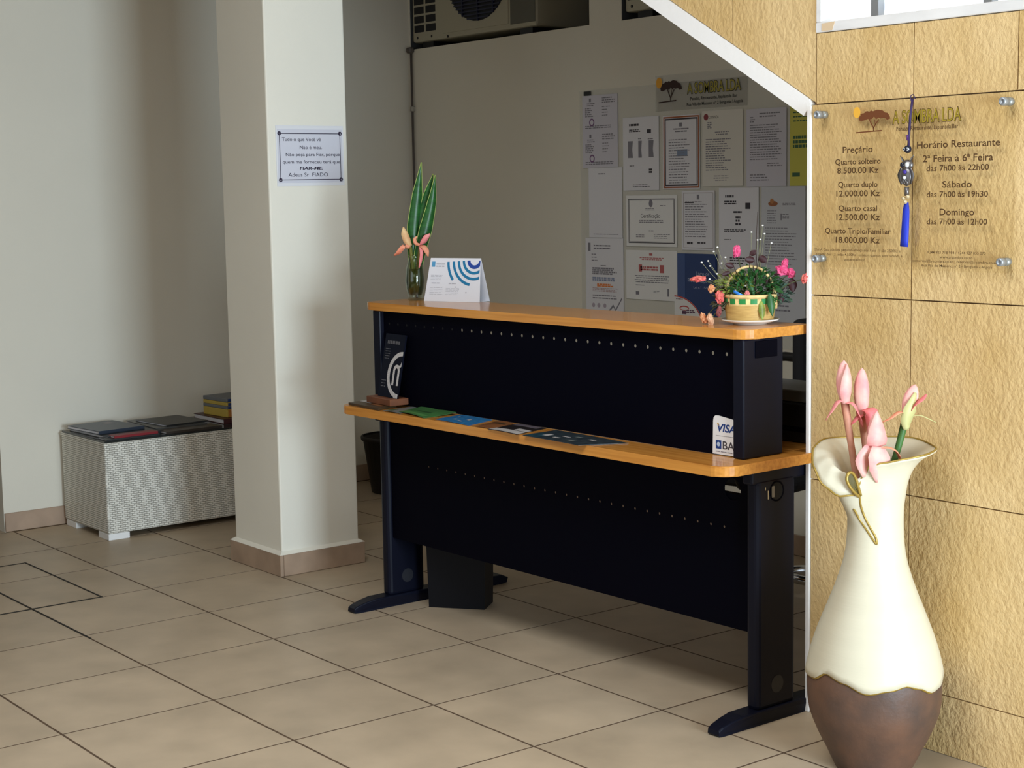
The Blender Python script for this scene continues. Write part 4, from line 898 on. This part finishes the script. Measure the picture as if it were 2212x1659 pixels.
# desk calendar (tent of card)
def calendar():
    t = empty('desk_calendar', dw(.162, .262, ZU), math.radians(1.35+19), label='white tent desk calendar with blue concentric arcs on the upper top', cat='calendar')
    CARD = M('calendar_card', (.82, .83, .88, 1), .45)
    def sheet(name, y0, y1, w0=.0, w1=.225, h_=.145, x_in=.012):
        bm = bmesh.new(); th = .0012
        A = [(w0, y0, 0), (w1, y0, 0), (w1-x_in, y1, h_), (w0+x_in, y1, h_)]
        a = [bm.verts.new(p) for p in A]; b = [bm.verts.new((p[0], p[1]+th, p[2])) for p in A]
        bm.faces.new(a); bm.faces.new(b[::-1])
        for i in range(4): bm.faces.new((a[i], b[i], b[(i+1) % 4], a[(i+1) % 4]))
        return bobj(name, bm, CARD, t)
    sheet('front_card', 0, .030); sheet('back_card', .063, .032)
    bm = bmesh.new(); abox(bm, .002, .223, .001, .064, 0, .0012); bobj('base_card', bm, CARD, t)
    til = math.atan2(.145, .030)
    pr = empty('printed_face', (0, -.0005, 0), rot=(til, 0, 0)); pr.parent = t
    BL = M('print_cyan', (.015, .20, .40, 1), .5); BL2 = M('print_royal', (.02, .07, .36, 1), .5)
    cx, cy = .192, .142
    for k, r in enumerate((.024, .044, .064, .084, .106)):
        a0, a1 = PI*(1.02), PI*(1.98 if k < 1 else (1.78, 1.70, 1.45, 1.22)[k-1]); tw = .0045 if k else .006
        nn = 22; lp = [(cx+(r+tw)*math.cos(a0+(a1-a0)*i/nn), cy+(r+tw)*math.sin(a0+(a1-a0)*i/nn)) for i in range(nn+1)] + [(cx+(r-tw)*math.cos(a0+(a1-a0)*i/nn), cy+(r-tw)*math.sin(a0+(a1-a0)*i/nn)) for i in range(nn, -1, -1)]
        lp = [(min(x, .214), y) for x, y in lp if True]
        shape('arc_stripe', [lp], BL2 if k == 0 else BL, pr, .0001, loc=(0, 0, .0004))
    shape('bank_logo', [[(.020, .118), (.033, .118), (.033, .136), (.020, .136)]], M('print_sky', (.10, .35, .60, 1), .5), pr, .0001, loc=(0, 0, .0004))
    flatprint('print', lambda bm: (word_rows(bm, .038, .078, .116, .132, 2, .9, .5), word_rows(bm, .025, .07, .060, .066, 1, .8), word_rows(bm, .095, .14, .058, .066, 1, .8), word_rows(bm, .02, .07, .072, .092, 4, .9, .25), word_rows(bm, .02, .075, .022, .05, 5, .9, .2), word_rows(bm, .085, .14, .022, .048, 5, .9, .2), rect(bm, .122, .125, .048, .052), rect(bm, .134, .138, .040, .046), rect(bm, .165, .170, .030, .034)), M('calendar_ink', (.50, .50, .55, 1), .6), pr, .0004)
calendar()

# glass vase with snake plant leaves and two faded ginger flowers
GV = dw(.105, .268, ZU)
gv = empty('glass_vase', GV, math.radians(VIEW), label='clear glass vase of murky water holding snake plant leaves', cat='vase')
def glassm():
    m = bpy.data.materials.new('vase_glass'); m.use_nodes = True; nt = m.node_tree; N, L = nt.nodes, nt.links; N.remove(N['Principled BSDF'])
    tr = N.new('ShaderNodeBsdfTransparent'); tr.inputs[0].default_value = (.86, .90, .82, 1); gl = N.new('ShaderNodeBsdfGlossy'); gl.inputs['Roughness'].default_value = .04; mx = N.new('ShaderNodeMixShader'); lw = N.new('ShaderNodeLayerWeight'); lw.inputs[0].default_value = .25
    mr = N.new('ShaderNodeMapRange'); mr.inputs[3].default_value = .04; mr.inputs[4].default_value = .55; L.new(lw.outputs['Facing'], mr.inputs[0])
    L.new(mr.outputs[0], mx.inputs[0]); L.new(tr.outputs[0], mx.inputs[1]); L.new(gl.outputs[0], mx.inputs[2]); L.new(mx.outputs[0], N['Material Output'].inputs[0]); return m
GLS = glassm()
lathe('glass_wall', [(.022, .0), (.027, .004), (.024, .014), (.032, .04), (.034, .07), (.030, .11), (.022, .140), (.019, .150), (.021, .156), (.019, .156), (.0175, .150), (.020, .138), (.028, .11), (.032, .07), (.030, .042), (.022, .018)], GLS, gv, n=28)
lathe('water', [(.021, .019), (.0292, .042), (.0312, .07), (.0275, .108), (.001, .108)], M('murky_water', (.045, .055, .012, 1), .15, noise=(40, .5), alpha=.75), gv, n=24)
LEAFG = M('snake_leaf', (.022, .13, .022, 1), .38, noise=(30, .5), col2=(.006, .05, .010, 1), stretch=(.4, .4, 2.2)); LEAFE = M('snake_leaf_margin', (.34, .40, .10, 1), .45)
def snake(label, pts, wd):
    t = empty('snake_plant_leaf', GV, math.radians(VIEW), label=label, cat='leaf', group='snake plant leaves in the glass vase')
    ribbon('blade', pts, wd, LEAFG, t, side=(1, .25, 0), cup=.3)
    P = catmull(pts, 4); m = len(pts); W = [wd[min(m-1, i//4)] + (wd[min(m-1, i//4+1)]-wd[min(m-1, i//4)])*((i % 4)/4) for i in range(len(P))]
    for s_ in (-1, 1):
        edge = []
        for i, p_ in enumerate(P):
            tt = (P[min(i+1, len(P)-1)]-P[max(i-1, 0)]).normalized(); sd = Vector((1, .25, 0)); sd = (sd-tt*sd.dot(tt)).normalized(); nr = tt.cross(sd); edge.append(p_+s_*sd*W[i]/2+nr*W[i]/2*.3)
        tube('margin', edge, .0016, LEAFE, t, n=5)
snake('tallest snake plant leaf, the left one in the glass vase', [(.004, 0, .05), (-.002, 0, .15), (.002, 0, .25), (.016, 0, .36), (.031, 0, .468)], [.018, .038, .046, .034, .001])
snake('snake plant leaf in the middle of the glass vase', [(.006, .006, .05), (.012, .008, .16), (.032, .008, .27), (.052, .008, .36), (.070, .008, .428)], [.016, .034, .042, .030, .001])
snake('shortest snake plant leaf, the right one in the glass vase', [(.008, -.008, .05), (.018, -.008, .15), (.042, -.010, .24), (.064, -.010, .33), (.078, -.010, .424)], [.016, .036, .044, .030, .001])
FAD = pinkmat('petal_faded', (.72, .50, .25, 1), (.62, .30, .14, 1), 40)
for lb, pets, off in (('faded cream ginger flower on the left of the glass vase', [([(0, 0, 0), (-.01, -.01, .02), (-.018, -.012, .045), (-.022, -.008, .066)], [.014, .026, .024, .004], FAD), ([(0, 0, -.004), (-.022, -.01, 0), (-.040, -.012, -.018), (-.056, -.01, -.030)], [.010, .016, .018, .008], CORAL)], -.012),
                      ('red-pink ginger flower on the right of the glass vase', [([(0, 0, 0), (.012, -.01, .012), (.024, -.012, .030), (.036, -.008, .042)], [.012, .022, .020, .004], PINKD), ([(0, -.01, 0), (.014, -.016, -.004), (.024, -.018, -.018), (.028, -.012, -.036)], [.010, .018, .016, .004], CORAL), ([(0, -.01, .004), (-.012, -.016, .01), (-.016, -.016, .024), (-.008, -.012, .034)], [.008, .012, .012, .003], CORAL), ([(.0, -.012, .0), (.006, -.02, -.02), (.002, -.02, -.05), (-.004, -.016, -.075)], [.008, .012, .010, .003], PINKD)], .020)):
    t = empty('ginger_flower', GV, math.radians(VIEW), label=lb, cat='flower', group='ginger flowers in the glass vase')
    tube('stem', [(off*.3, -.012, .03), (off*.5, -.013, .1), (off, -.012, .182)], .0055, M('stem_olive', (.14, .13, .02, 1), .5), t, n=8, smoothk=3)
    for pp, wd, mt in pets: ribbon('petal', [Vector(q)+Vector((off, -.012, .185)) for q in pp], wd, mt, t, side=(1, .3, .3))

# flower basket on a plate
BK = dw(1.645, .265, ZU)
pl = empty('plate', BK, label='small white saucer under the flower basket', cat='plate')
lathe('dish', [(.045, 0), (.046, .003), (.075, .010), (.0785, .0135), (.0770, .0145), (.072, .0115), (.044, .0055), (.001, .0055)], M('white_porcelain', (.82, .80, .74, 1), .2), pl, n=40)
bk = empty('flower_basket', BK+Vector((0, 0, .0058)), math.radians(VIEW), label='small straw basket with green check band and arched handle', cat='basket')
STRAW = M('straw', (.62, .40, .13, 1), .6, noise=(60, .3), col2=(.42, .25, .07, 1), stretch=(.4, .4, 3)); STRAWL = M('straw_light', (.72, .52, .22, 1), .6, noise=(60, .2)); GREENB = M('green_weave', (.02, .22, .05, 1), .5)
prof_b = [(.060, 0)] + [(.0625+.0055*(k/12)+.0009*(k % 2), .004+k*.0036) for k in range(13)]
lathe('woven_body', prof_b + [(.066, .049), (.060, .049), (.056, .006)], STRAW, bk, n=40)
lathe('rim', [(.0665, .066), (.071, .068), (.072, .072), (.070, .076), (.0655, .074)], STRAWL, bk, n=40, close=False)
lathe('band_core', [(.0668, .047), (.0680, .068), (.064, .068), (.062, .047)], STRAWL, bk, n=40, close=False)
for i in range(14):
    a = 2*PI*i/14+.1; bm = bmesh.new(); n_ = 4
    ring = []
    for j in range(n_+1):
        b = a+(2*PI/14)*.58*j/n_; ring.append([bm.verts.new((r*math.cos(b), r*math.sin(b), z)) for r, z in ((.0686, .0515), (.0694, .065), (.0680, .065), (.0672, .0515))])
    for A, B in zip(ring, ring[1:]):
        for q in range(4): bm.faces.new((A[q], A[(q+1) % 4], B[(q+1) % 4], B[q]))
    bm.faces.new(ring[0]); bm.faces.new(ring[-1][::-1]); bobj('green_check', bm, GREENB, bk)
hp = [(-.066*math.cos(a), .0, .070+.078*math.sin(a)) for a in [PI*i/14 for i in range(15)]]
tube('handle', hp, .0042, STRAWL, bk, n=8)
tube('handle_tie', [(.066, -.004, .035), (.068, -.005, .06), (.064, 0, .088)], .0065, STRAWL, bk, n=8)

# bouquet: offsets in the basket frame (x image right, z up above the desk top)
def pos(px, py, y=0): return Vector(((px-1624)/802, y, (697-py)/802))
BQ = dict(loc=BK, rot=math.radians(VIEW))
CEL = M('celosia_pink', (.62, .035, .15, 1), .7, noise=(90, .5), col2=(.78, .14, .28, 1)); CELR = M('celosia_red', (.60, .06, .08, 1), .7, noise=(90, .4), col2=(.75, .22, .16, 1)); CELO = M('celosia_orange', (.62, .20, .08, 1), .7, noise=(90, .4), col2=(.72, .40, .20, 1)); CELM = M('celosia_maroon', (.16, .03, .035, 1), .7, noise=(90, .4), col2=(.28, .07, .06, 1))
def celosia(label, px, py, w_, h_, mat, tilt=0, y=0, root=None, stem=True):
    t = empty('celosia_flower', BQ['loc'], BQ['rot'], label=label, cat='flower', group='celosia blooms in the basket')
    c = pos(px, py, y); rr = random.Random(px*7+py)
    bm = bmesh.new(); bmesh.ops.create_icosphere(bm, subdivisions=3, radius=1)
    R_ = Matrix.Rotation(math.radians(tilt), 3, 'Y')
    for v in bm.verts:
        k = 1+rr.uniform(-.22, .30); q = R_ @ Vector((v.co.x*w_/2/802*k, v.co.y*w_/2/802*k, v.co.z*h_/2/802*k)); v.co = q+c
    bobj('bloom', bm, mat, t)
    if stem:
        b = Vector(root) if root else Vector((c.x*.35, y*.5, .07))
        tube('stem', [b, (b+c)/2+Vector((0, 0, .01)), c], .0016, M('stem_dark', (.05, .06, .02, 1), .6), t, n=6, smoothk=4)
    return t
celosia('upright pink celosia bloom at the top left of the basket', 1597, 541, 15, 26, CEL, 8, .01)
celosia('largest bright pink celosia cluster on the right of the basket', 1692, 583, 26, 22, CEL, 20, -.005)
celosia('small pink celosia tip standing above the large cluster', 1700, 569, 14, 20, CEL, 10, .005)
celosia('pink celosia bloom on the right flank of the large cluster', 1711, 590, 16, 20, CEL, -15, -.01)
celosia('rosy celosia bloom farthest right, beside the stone wall', 1737, 598, 18, 22, CELR, 25, -.055)
celosia('orange-red celosia bloom lying sideways farthest left of the basket', 1513, 598, 30, 13, CELR, -4, 0)
celosia('dull orange celosia bloom left of the basket under the sideways one', 1540, 619, 14, 18, CELO, 10, -.01)
celosia('dark red celosia bloom at the left rim of the basket', 1557, 637, 17, 28, CELR, -6, -.02)
celosia('small coral bloom in front of the basket above the green band', 1613, 632, 11, 15, PINKD, 0, -.045)
celosia('drooping dark red bloom hanging left of the basket', 1555, 668, 10, 22, CELM, 5, -.02)
celosia('faded peach celosia bloom drooping onto the desk left of the saucer', 1538, 686, 13, 26, M('celosia_peach', (.70, .36, .20, 1), .7, noise=(90, .4), col2=(.75, .50, .32, 1)), -14, -.005)
celosia('rust celosia bloom drooping behind the peach one', 1525, 684, 12, 24, CELO, -22, .01)
# leaves
def leafspray(name, label, n_, fn, mat, cat, sz=(.012, .030)):
    t = empty(name, BQ['loc'], BQ['rot'], label=label, cat=cat)
    bm = bmesh.new(); rr = random.Random(len(label))
    for _ in range(n_):
        b, d = fn(rr); L_ = rr.uniform(*sz); d = d.normalized(); sag = Vector((0, 0, -.25*L_))
        aribbon(bm, [b, b+d*L_*.5, b+d*L_+sag], [.001, L_*.42, .0006], side=(rr.uniform(-1, 1), rr.uniform(-1, 1), rr.uniform(-.4, .4)), cup=.15, thick=.0004, k=2)
    return t, bm
GRN1 = M('leaf_deep_green', (.022, .10, .022, 1), .45, noise=(50, .4)); GRN2 = M('leaf_yellow_green', (.19, .24, .035, 1), .45, noise=(50, .4)); GRN3 = M('leaf_blue_green', (.05, .10, .07, 1), .5, noise=(50, .4)); MRN = M('leaf_maroon', (.055, .012, .012, 1), .5, noise=(50, .4))
def dome(cx, cz, rx, rz, ry=.04):
    def f(rr):
        a = rr.uniform(0, 2*PI); k = math.sqrt(rr.random()); p_ = Vector((cx+rx*k*math.cos(a), rr.uniform(-ry, ry), cz+rz*k*math.sin(a)))
        return p_, Vector((p_.x-cx*.6+rr.uniform(-.02, .02), p_.y+rr.uniform(-.02, .02), p_.z-cz+.02+rr.uniform(-.03, .03)))
    return f
c = pos(1633, 618)
t, bm = leafspray('green_foliage', 'deep green leaves filling the middle of the basket', 420, dome(c.x, c.z, .056, .046), GRN1, 'foliage'); bobj('leaves', bm, GRN1, t, kind='stuff')
c = pos(1590, 612)
t, bm = leafspray('green_foliage', 'yellow-green leaves at the left of the basket', 240, dome(c.x, c.z, .046, .028), GRN2, 'foliage', (.008, .018)); bobj('leaves', bm, GRN2, t, kind='stuff')
c = pos(1690, 630)
t, bm = leafspray('green_foliage', 'grey-green leaves spilling over the right rim of the basket', 90, dome(c.x, c.z, .030, .028, .02), GRN3, 'foliage', (.010, .022)); bobj('leaves', bm, GRN3, t, kind='stuff')
c = pos(1567, 645)
t, bm = leafspray('green_foliage', 'dark leaves hanging over the left rim of the basket', 80, dome(c.x, c.z, .022, .042, .02), GRN1, 'foliage', (.010, .022)); bobj('leaves', bm, M('leaf_brown_green', (.05, .045, .016, 1), .5, noise=(50, .4)), t, kind='stuff')
for i, (px, py, dx, dz, L_, w_, lb) in enumerate(((1622, 548, .5, .3, .022, .016, 'maroon leaf highest above the basket handle'), (1642, 552, .7, -.5, .026, .020, 'maroon leaf just right of the highest one'), (1632, 560, -.6, .1, .028, .020, 'maroon leaf resting on top of the handle'), (1588, 573, -.6, .2, .026, .018, 'maroon leaf left of the handle'), (1580, 585, -.8, -.2, .024, .014, 'brown maroon leaf at the left end of the handle'), (1672, 590, .8, .3, .026, .016, 'maroon leaf right of the handle'), (1664, 598, -.3, -.5, .022, .014, 'small maroon leaf inside the handle on the right'), (1713, 600, .05, -1, .038, .024, 'pointed maroon leaf hanging under the pink cluster'), (1690, 632, -.1, -1, .030, .016, 'maroon leaf hanging at the right rim of the basket'))):
    t = empty('maroon_leaf', BQ['loc'], BQ['rot'], label=lb, cat='leaf', group='maroon leaves in the basket')
    b = pos(px, py, -.012); d = Vector((dx, -.15, dz)).normalized()
    ribbon('blade', [b, b+d*L_*.2, b+d*L_*.5, b+d*L_*.8, b+d*L_], [.003, w_*.8, w_, w_*.6, .0006], M('leaf_dark_maroon', (.035, .007, .009, 1), .55), t, side=d.cross(Vector((0, 1, 0))), cup=.12)
    tube('stalk', [Vector((b.x*.4, 0, .075)), (b+Vector((b.x*.4, 0, .075)))/2+Vector((0, .004, .008)), b], .0010, M('stalk_dark', (.03, .014, .01, 1), .6), t, n=5, smoothk=3)
for (px, py, dx, dz, L_, w_, lb) in ((1640, 645, .05, -1, .05, .018, 'yellow-green leaf hanging over the front of the green band'), (1658, 628, .1, -1, .062, .020, 'dark green leaf hanging over the band right of the yellow one'), (1618, 600, .3, -1, .05, .014, 'long green leaf in the middle of the basket')):
    t = empty('hanging_leaf', BQ['loc'], BQ['rot'], label=lb, cat='leaf', group='leaves hanging over the basket band')
    b = pos(px, py, -.066 if py > 620 else -.03); d = Vector((dx, -.12, dz)).normalized()
    ribbon('blade', [b, b+d*L_*.2, b+d*L_*.5, b+d*L_*.8, b+d*L_], [.004, w_*.75, w_, w_*.6, .001], GRN2 if lb.startswith('yellow') else GRN1, t, side=(1, 0, 0), cup=.15)
# white sprigs and blue ribbon
WHF = M('tiny_white_petal', (.80, .80, .74, 1), .6)
for lb, pts in (('spray of tiny white flowers fanning out left of the basket', ((1554, 531), (1546, 540), (1571, 553), (1563, 565), (1520, 563), (1534, 560), (1538, 571), (1553, 588), (1537, 599))), ('spray of tiny white flowers rising right of the tall stalk', ((1651, 486), (1655, 504), (1646, 516), (1627, 500), (1670, 524), (1640, 517))), ('tiny white flowers scattered low in the left foliage', ((1590, 623), (1612, 614), (1582, 632), (1643, 640), (1592, 608)))):
    t = empty('white_sprig', BQ['loc'], BQ['rot'], label=lb, cat='flower', group='white sprigs in the basket')
    for px, py in pts:
        q = pos(px, py, -.02 if py > 600 else 0); b = Vector((q.x*.35, 0, .08))
        tube('stalk', [b, (b+q)/2+Vector((q.x*.08, 0, .006)), q], .0006, M('stalk_pale', (.22, .22, .12, 1), .6), t, n=4, smoothk=3)
        ball('floret', q, .0030, WHF, t, (1.1, 1, .8), 1)
t = empty('dry_stalk', BQ['loc'], BQ['rot'], label='thin dark stalk rising straight up out of the basket', cat='stalk')
tube('stalk', [(.012, 0, .06), (.016, 0, .15), (.017, 0, .22), (.020, .0, .30)], [.0018, .0015, .0012, .0006], M('stalk_dark', (.03, .014, .01, 1), .6), t, n=6, smoothk=3)
t = empty('blue_ribbon', BQ['loc'], BQ['rot'], label='bright blue ribbon tucked in the front of the basket', cat='ribbon')
RIB = M('ribbon_blue', (.03, .22, .70, 1), .35)
for pp in ([pos(1583, 624, -.05), pos(1592, 628, -.058), pos(1600, 633, -.056), pos(1609, 636, -.05)], [pos(1625, 634, -.05), pos(1631, 638, -.055), pos(1636, 644, -.05)]): ribbon('loop', pp, [.008]*len(pp), RIB, t, side=(0, -.3, 1))

# engraved acrylic plaque on a wooden block, lower shelf
pq = empty('plaque_award', dw(.088, .066, ZL+.0088), math.radians(1.35-4), label='engraved clear plaque on a brown wooden block on the lower shelf', cat='plaque')
PWD = M('plaque_wood', (.16, .055, .022, 1), .5, noise=(20, .25))
box('wood_base', 0, .155, .0, .072, 0, .022, PWD, pq, bev=.0015)
pp_ = empty('plate', (.030, .030, .0225), rot=(math.radians(79), 0, 0)); pp_.parent = pq
PGL = M('plaque_glass', (.006, .007, .014, 1), .15, spec=.3, alpha=.9)
sh = .022
quad = [(.0, 0), (.125, 0), (.125+sh*.0, .212), (.0+sh*.0, .212)]
shape('glass_plate', [quad], PGL, pp_, .003)
ENG = M('engraved_frost', (.55, .53, .52, 1), .7, noise=(300, .3)); ENGD = M('engraved_faint', (.10, .10, .11, 1), .7)
arcp = [(.125+(.082)*math.cos(a), .078+(.078)*math.sin(a)) for a in [PI*(.5+i/26) for i in range(27)]]; arcq = [(.125+(.066)*math.cos(a), .078+(.064)*math.sin(a)) for a in [PI*(1.5-i/26) for i in range(27)]]
shape('engraved_ring', [arcp+arcq], ENG, pp_, .0002, loc=(0, 0, .0036))
shape('engraved_ring_foot', [[(.10, .000), (.125, .000), (.125, .012), (.108, .012)]], ENG, pp_, .0002, loc=(0, 0, .0041))
n_arc = [(.078+.0, .042), (.078, .09)] + [(.098+.020*math.cos(a), .09+.022*math.sin(a)) for a in [PI*(1-i/10) for i in range(11)]] + [(.118, .042), (.107, .042), (.107, .09)] + [(.098+.009*math.cos(a), .09+.010*math.sin(a)) for a in [PI*i/8 for i in range(9)]] + [(.089, .042)]
shape('engraved_letter', [n_arc], ENG, pp_, .0002, loc=(0, 0, .0036))
shape('engraved_letter', [[(.108, .098), (.125, .106), (.125, .122), (.118, .110), (.106, .110)]], ENG, pp_, .0002, loc=(0, 0, .0041))
flatprint('faint_lettering', lambda bm: (word_rows(bm, .018, .105, .178, .190, 1, .95, .9), word_rows(bm, .012, .06, .125, .165, 5, .7, .3), word_rows(bm, .012, .045, .03, .06, 3, .8, .3)), ENGD, pp_, .0036)

# brochures on the lower shelf
def leaflet(label, uv, mats, lift=0, z=ZL, name='brochure', curl=None, th=.0010):
    """folded sheet given by its four corners in desk coordinates"""
    t = empty(name, dw(0, 0, z), DA, label=label, cat='brochure', group='brochures on the lower shelf')
    (a, b, c, d) = [Vector((p_[0], p_[1], 0)) for p_ in uv]; n1, n2 = 10, 6
    def pt(i, j, s0=0, s1=1):
        u = i/n1; v = j/n2; p_ = (a*(1-u)+b*u)*(1-v)+(d*(1-u)+c*u)*v
        p_.z = th+.0002+lift*(u*(1-u)*2+(.6 if curl else 0)*v*v*abs(2*u-1))
        return p_
    bm = bmesh.new(); g1 = [[bm.verts.new(pt(i, j)) for i in range(n1+1)] for j in range(n2+1)]; g2 = [[bm.verts.new(pt(i, j)-Vector((0, 0, th))) for i in range(n1+1)] for j in range(n2+1)]
    for j in range(n2):
        for i in range(n1):
            bm.faces.new((g1[j][i], g1[j][i+1], g1[j+1][i+1], g1[j+1][i])); bm.faces.new((g2[j][i], g2[j+1][i], g2[j+1][i+1], g2[j][i+1]))
    for j in range(n2):
        for i in (0, n1): bm.faces.new((g1[j][i], g1[j+1][i], g2[j+1][i], g2[j][i]))
    for i in range(n1):
        for j in (0, n2): bm.faces.new((g1[j][i], g1[j][i+1], g2[j][i+1], g2[j][i]))
    bobj('sheet', bm, mats[0], t, smooth=False)
    # printed panels following the sheet
    for k, (u0, u1, v0, v1, mt) in enumerate(mats[1:]):
        bm = bmesh.new(); q = [[bm.verts.new(pt(n1*(u0+(u1-u0)*i/6), n2*(v0+(v1-v0)*j/3))+Vector((0, 0, .0004+.0002*k))) for i in range(7)] for j in range(4)]
        for j in range(3):
            for i in range(6): bm.faces.new((q[j][i], q[j][i+1], q[j+1][i+1], q[j+1][i]))
        bobj('printed_panel', bm, mt, t)
    return t
BR1 = M('brochure_brown', (.10, .055, .025, 1), .35, noise=(30, .5), col2=(.04, .03, .015, 1)); BG = M('brochure_grey', (.16, .18, .17, 1), .35, noise=(20, .3)); BGN = M('brochure_green', (.07, .22, .06, 1), .35, noise=(14, .3), col2=(.05, .15, .05, 1)); BGD = M('brochure_green_dark', (.03, .09, .03, 1), .4); BB = M('brochure_blue', (.012, .12, .36, 1), .35, noise=(90, .3), col2=(.05, .25, .50, 1)); BW = M('brochure_white', (.50, .48, .47, 1), .4); BO = M('brochure_terracotta', (.22, .085, .03, 1), .4, noise=(15, .3)); BK_ = M('brochure_black', (.02, .016, .016, 1), .35); BT = M('brochure_teal', (.03, .10, .14, 1), .3, noise=(60, .5), col2=(.012, .025, .035, 1)); BTD = M('brochure_night', (.012, .018, .026, 1), .3, noise=(60, .4), col2=(.05, .07, .08, 1))
leaflet('brown and white brochure at the left end of the lower shelf', ((.045, .022), (.245, .006), (.215, .100), (.03, .125)), [BR1, (.02, .42, .45, .85, BW), (.5, .9, .3, .5, BO)], .0005, th=.0075)
leaflet('grey leaflet between the wooden plaque block and the green brochure', ((.262, .012), (.362, .010), (.300, .128), (.25, .128)), [BG, (.1, .4, .1, .4, BGD)], .004, z=ZL+.0004)
leaflet('bright green folded brochure with lifted corner on the lower shelf', ((.305, .030), (.500, .004), (.505, .130), (.31, .132)), [BGN, (.1, .9, .05, .22, M('brochure_lime', (.10, .28, .08, 1), .35)), (.35, .75, .42, .52, BGD)], .010, curl=True)
leaflet('bright blue brochure with white specks right of the green one', ((.548, .016), (.735, .002), (.690, .130), (.525, .132)), [BB, (.3, .38, .3, .42, BW), (.5, .62, .2, .28, BW), (.6, .68, .45, .6, BW), (.2, .26, .6, .7, BW)], .002)
leaflet('terracotta brochure lying between the blue and the white-edged one', ((.765, .004), (.850, .010), (.795, .13), (.72, .13)), [BO, (.1, .9, .6, .75, BR1)], .003)
leaflet('brown brochure with a curved white edge in the middle of the shelf', ((.838, -.006), (.985, -.014), (.950, .13), (.81, .13)), [BK_, (.0, 1, .03, .28, BW), (.1, .9, .75, .95, M('brochure_mauve', (.13, .11, .13, 1), .4)), (.6, 1, .3, .5, BW)], .003)
leaflet('large dark teal brochure of fish pictures on the shelf front edge', ((1.010, -.012), (1.265, -.022), (1.335, .104), (1.00, .125)), [BTD, (0, .25, .0, .5, BT), (.16, .24, .3, .5, BW), (.36, .46, .25, .33, BW), (.5, .58, .6, .7, BG), (.62, .74, .2, .3, BG), (.4, .5, .45, .52, BW), (.72, .8, .55, .65, BW)], .002, z=ZL+.0004)

# card sticker at the right end of the upper panel
vs = empty('card_sticker', dw(1.628, .1375, .7185), rot=(PI/2, 0, DA), label='white VISA and bank card sticker on the black upper panel', cat='sticker')
lp = [(0, 0), (.110, 0), (.110, .078), (.098, .088), (.07, .098), (.022, .104), (.010, .103), (.004, .098), (.002, .088)]
shape('card', [lp], M('sticker_white', (.80, .80, .80, 1), .4), vs, .0005)
VB = M('print_visa_blue', (.012, .05, .22, 1), .4); VY_ = M('print_visa_gold', (.70, .40, .05, 1), .4)
text('lettering', 'VISA', .018, .062, .0009, VB, vs, width=.066, height=.021, bold=.03, shear=.2)
shape('gold_tip', [[(.0165, .0835), (.0225, .0835), (.0235, .076)]], VY_, vs, .0001, loc=(0, 0, .0014))
shape('bank_logo', [[(.012, .015), (.032, .015), (.032, .038), (.012, .038)]], VB, vs, .0001, loc=(0, 0, .0009)); shape('logo_mark', [circ(.022, .027, .006, 14)], M('print_pale_blue', (.45, .55, .70, 1), .4), vs, .0001, loc=(0, 0, .0012))
text('lettering', 'BAI', .037, .0155, .0009, INK, vs, width=.048, height=.0225, bold=.01)
flatprint('print', lambda bm: (rect(bm, .012, .10, .0500, .0508), word_rows(bm, .012, .104, .006, .0095, 1, .95, .6)), INKG, vs, .0009)

# printer behind the raised front, office chair behind the desk
pn = empty('desktop_printer', dw(1.40, .44, ZL), DA, label='black desktop printer with grey lid behind the raised desk front', cat='printer')
box('casing', 0, .33, 0, .20, 0, .112, BLACKP, pn, bev=.006, seg=2); box('lid', .002, .328, .002, .198, .1125, .146, M('printer_grey', (.10, .105, .10, 1), .4), pn, bev=.005, seg=2); box('paper_slot', .04, .29, -.0008, .004, .03, .045, BLACK2, pn)
ch = empty('office_chair', (1.18, 2.0, 0), math.radians(-80), label='black office chair with chrome star base behind the desk', cat='chair')
FAB = M('chair_fabric', (.010, .010, .012, 1), .8)
box('seat', -.23, .23, -.23, .23, .43, .50, FAB, ch, bev=.03, seg=3)
bm = bmesh.new(); abox(bm, -.21, .21, .205, .25, .56, 1.0, .02, 3); bobj('backrest', bm, FAB, ch)
tube('back_support', [(0, .05, .43), (0, .24, .44), (0, .27, .56), (0, .262, .72)], .016, BLACKP, ch, n=8, smoothk=4)
for s_ in (-1, 1): tube('armrest', [(s_*.20, .05, .46), (s_*.27, .05, .47), (s_*.275, .06, .74), (s_*.272, .02, .80), (s_*.27, -.12, .82), (s_*.268, -.20, .80)], .017, BLACKP, ch, n=8, smoothk=4)
tube('gas_lift', [(0, 0, .09), (0, 0, .25), (0, 0, .435)], .024, CHROME, ch, n=12)
for i in range(5):
    a = 2*PI*i/5+.2; sp = tube('base_spoke', [(0, 0, .10), (.15*math.cos(a), .15*math.sin(a), .095), (.29*math.cos(a), .29*math.sin(a), .075)], [.02, .017, .012], CHROME, ch, n=8)
    lathe('castor', [(.001, -.018), (.024, -.016), (.027, 0), (.024, .016), (.001, .018)], BLACKP, sp, n=14, loc=(.29*math.cos(a), .29*math.sin(a), .0275), rot=(PI/2, 0, a), close=False)
cb = tube('cable', [(1.62, 2.572, .44), (1.66, 2.560, .50), (1.2, 2.556, .43), (.95, 2.556, .40), (.80, 2.560, .43), (.70, 2.57, .44)], .006, BLACKP, None, n=6, smoothk=5)
setp(cb, 'black cable drooping along the back wall behind the desk', 'cable')
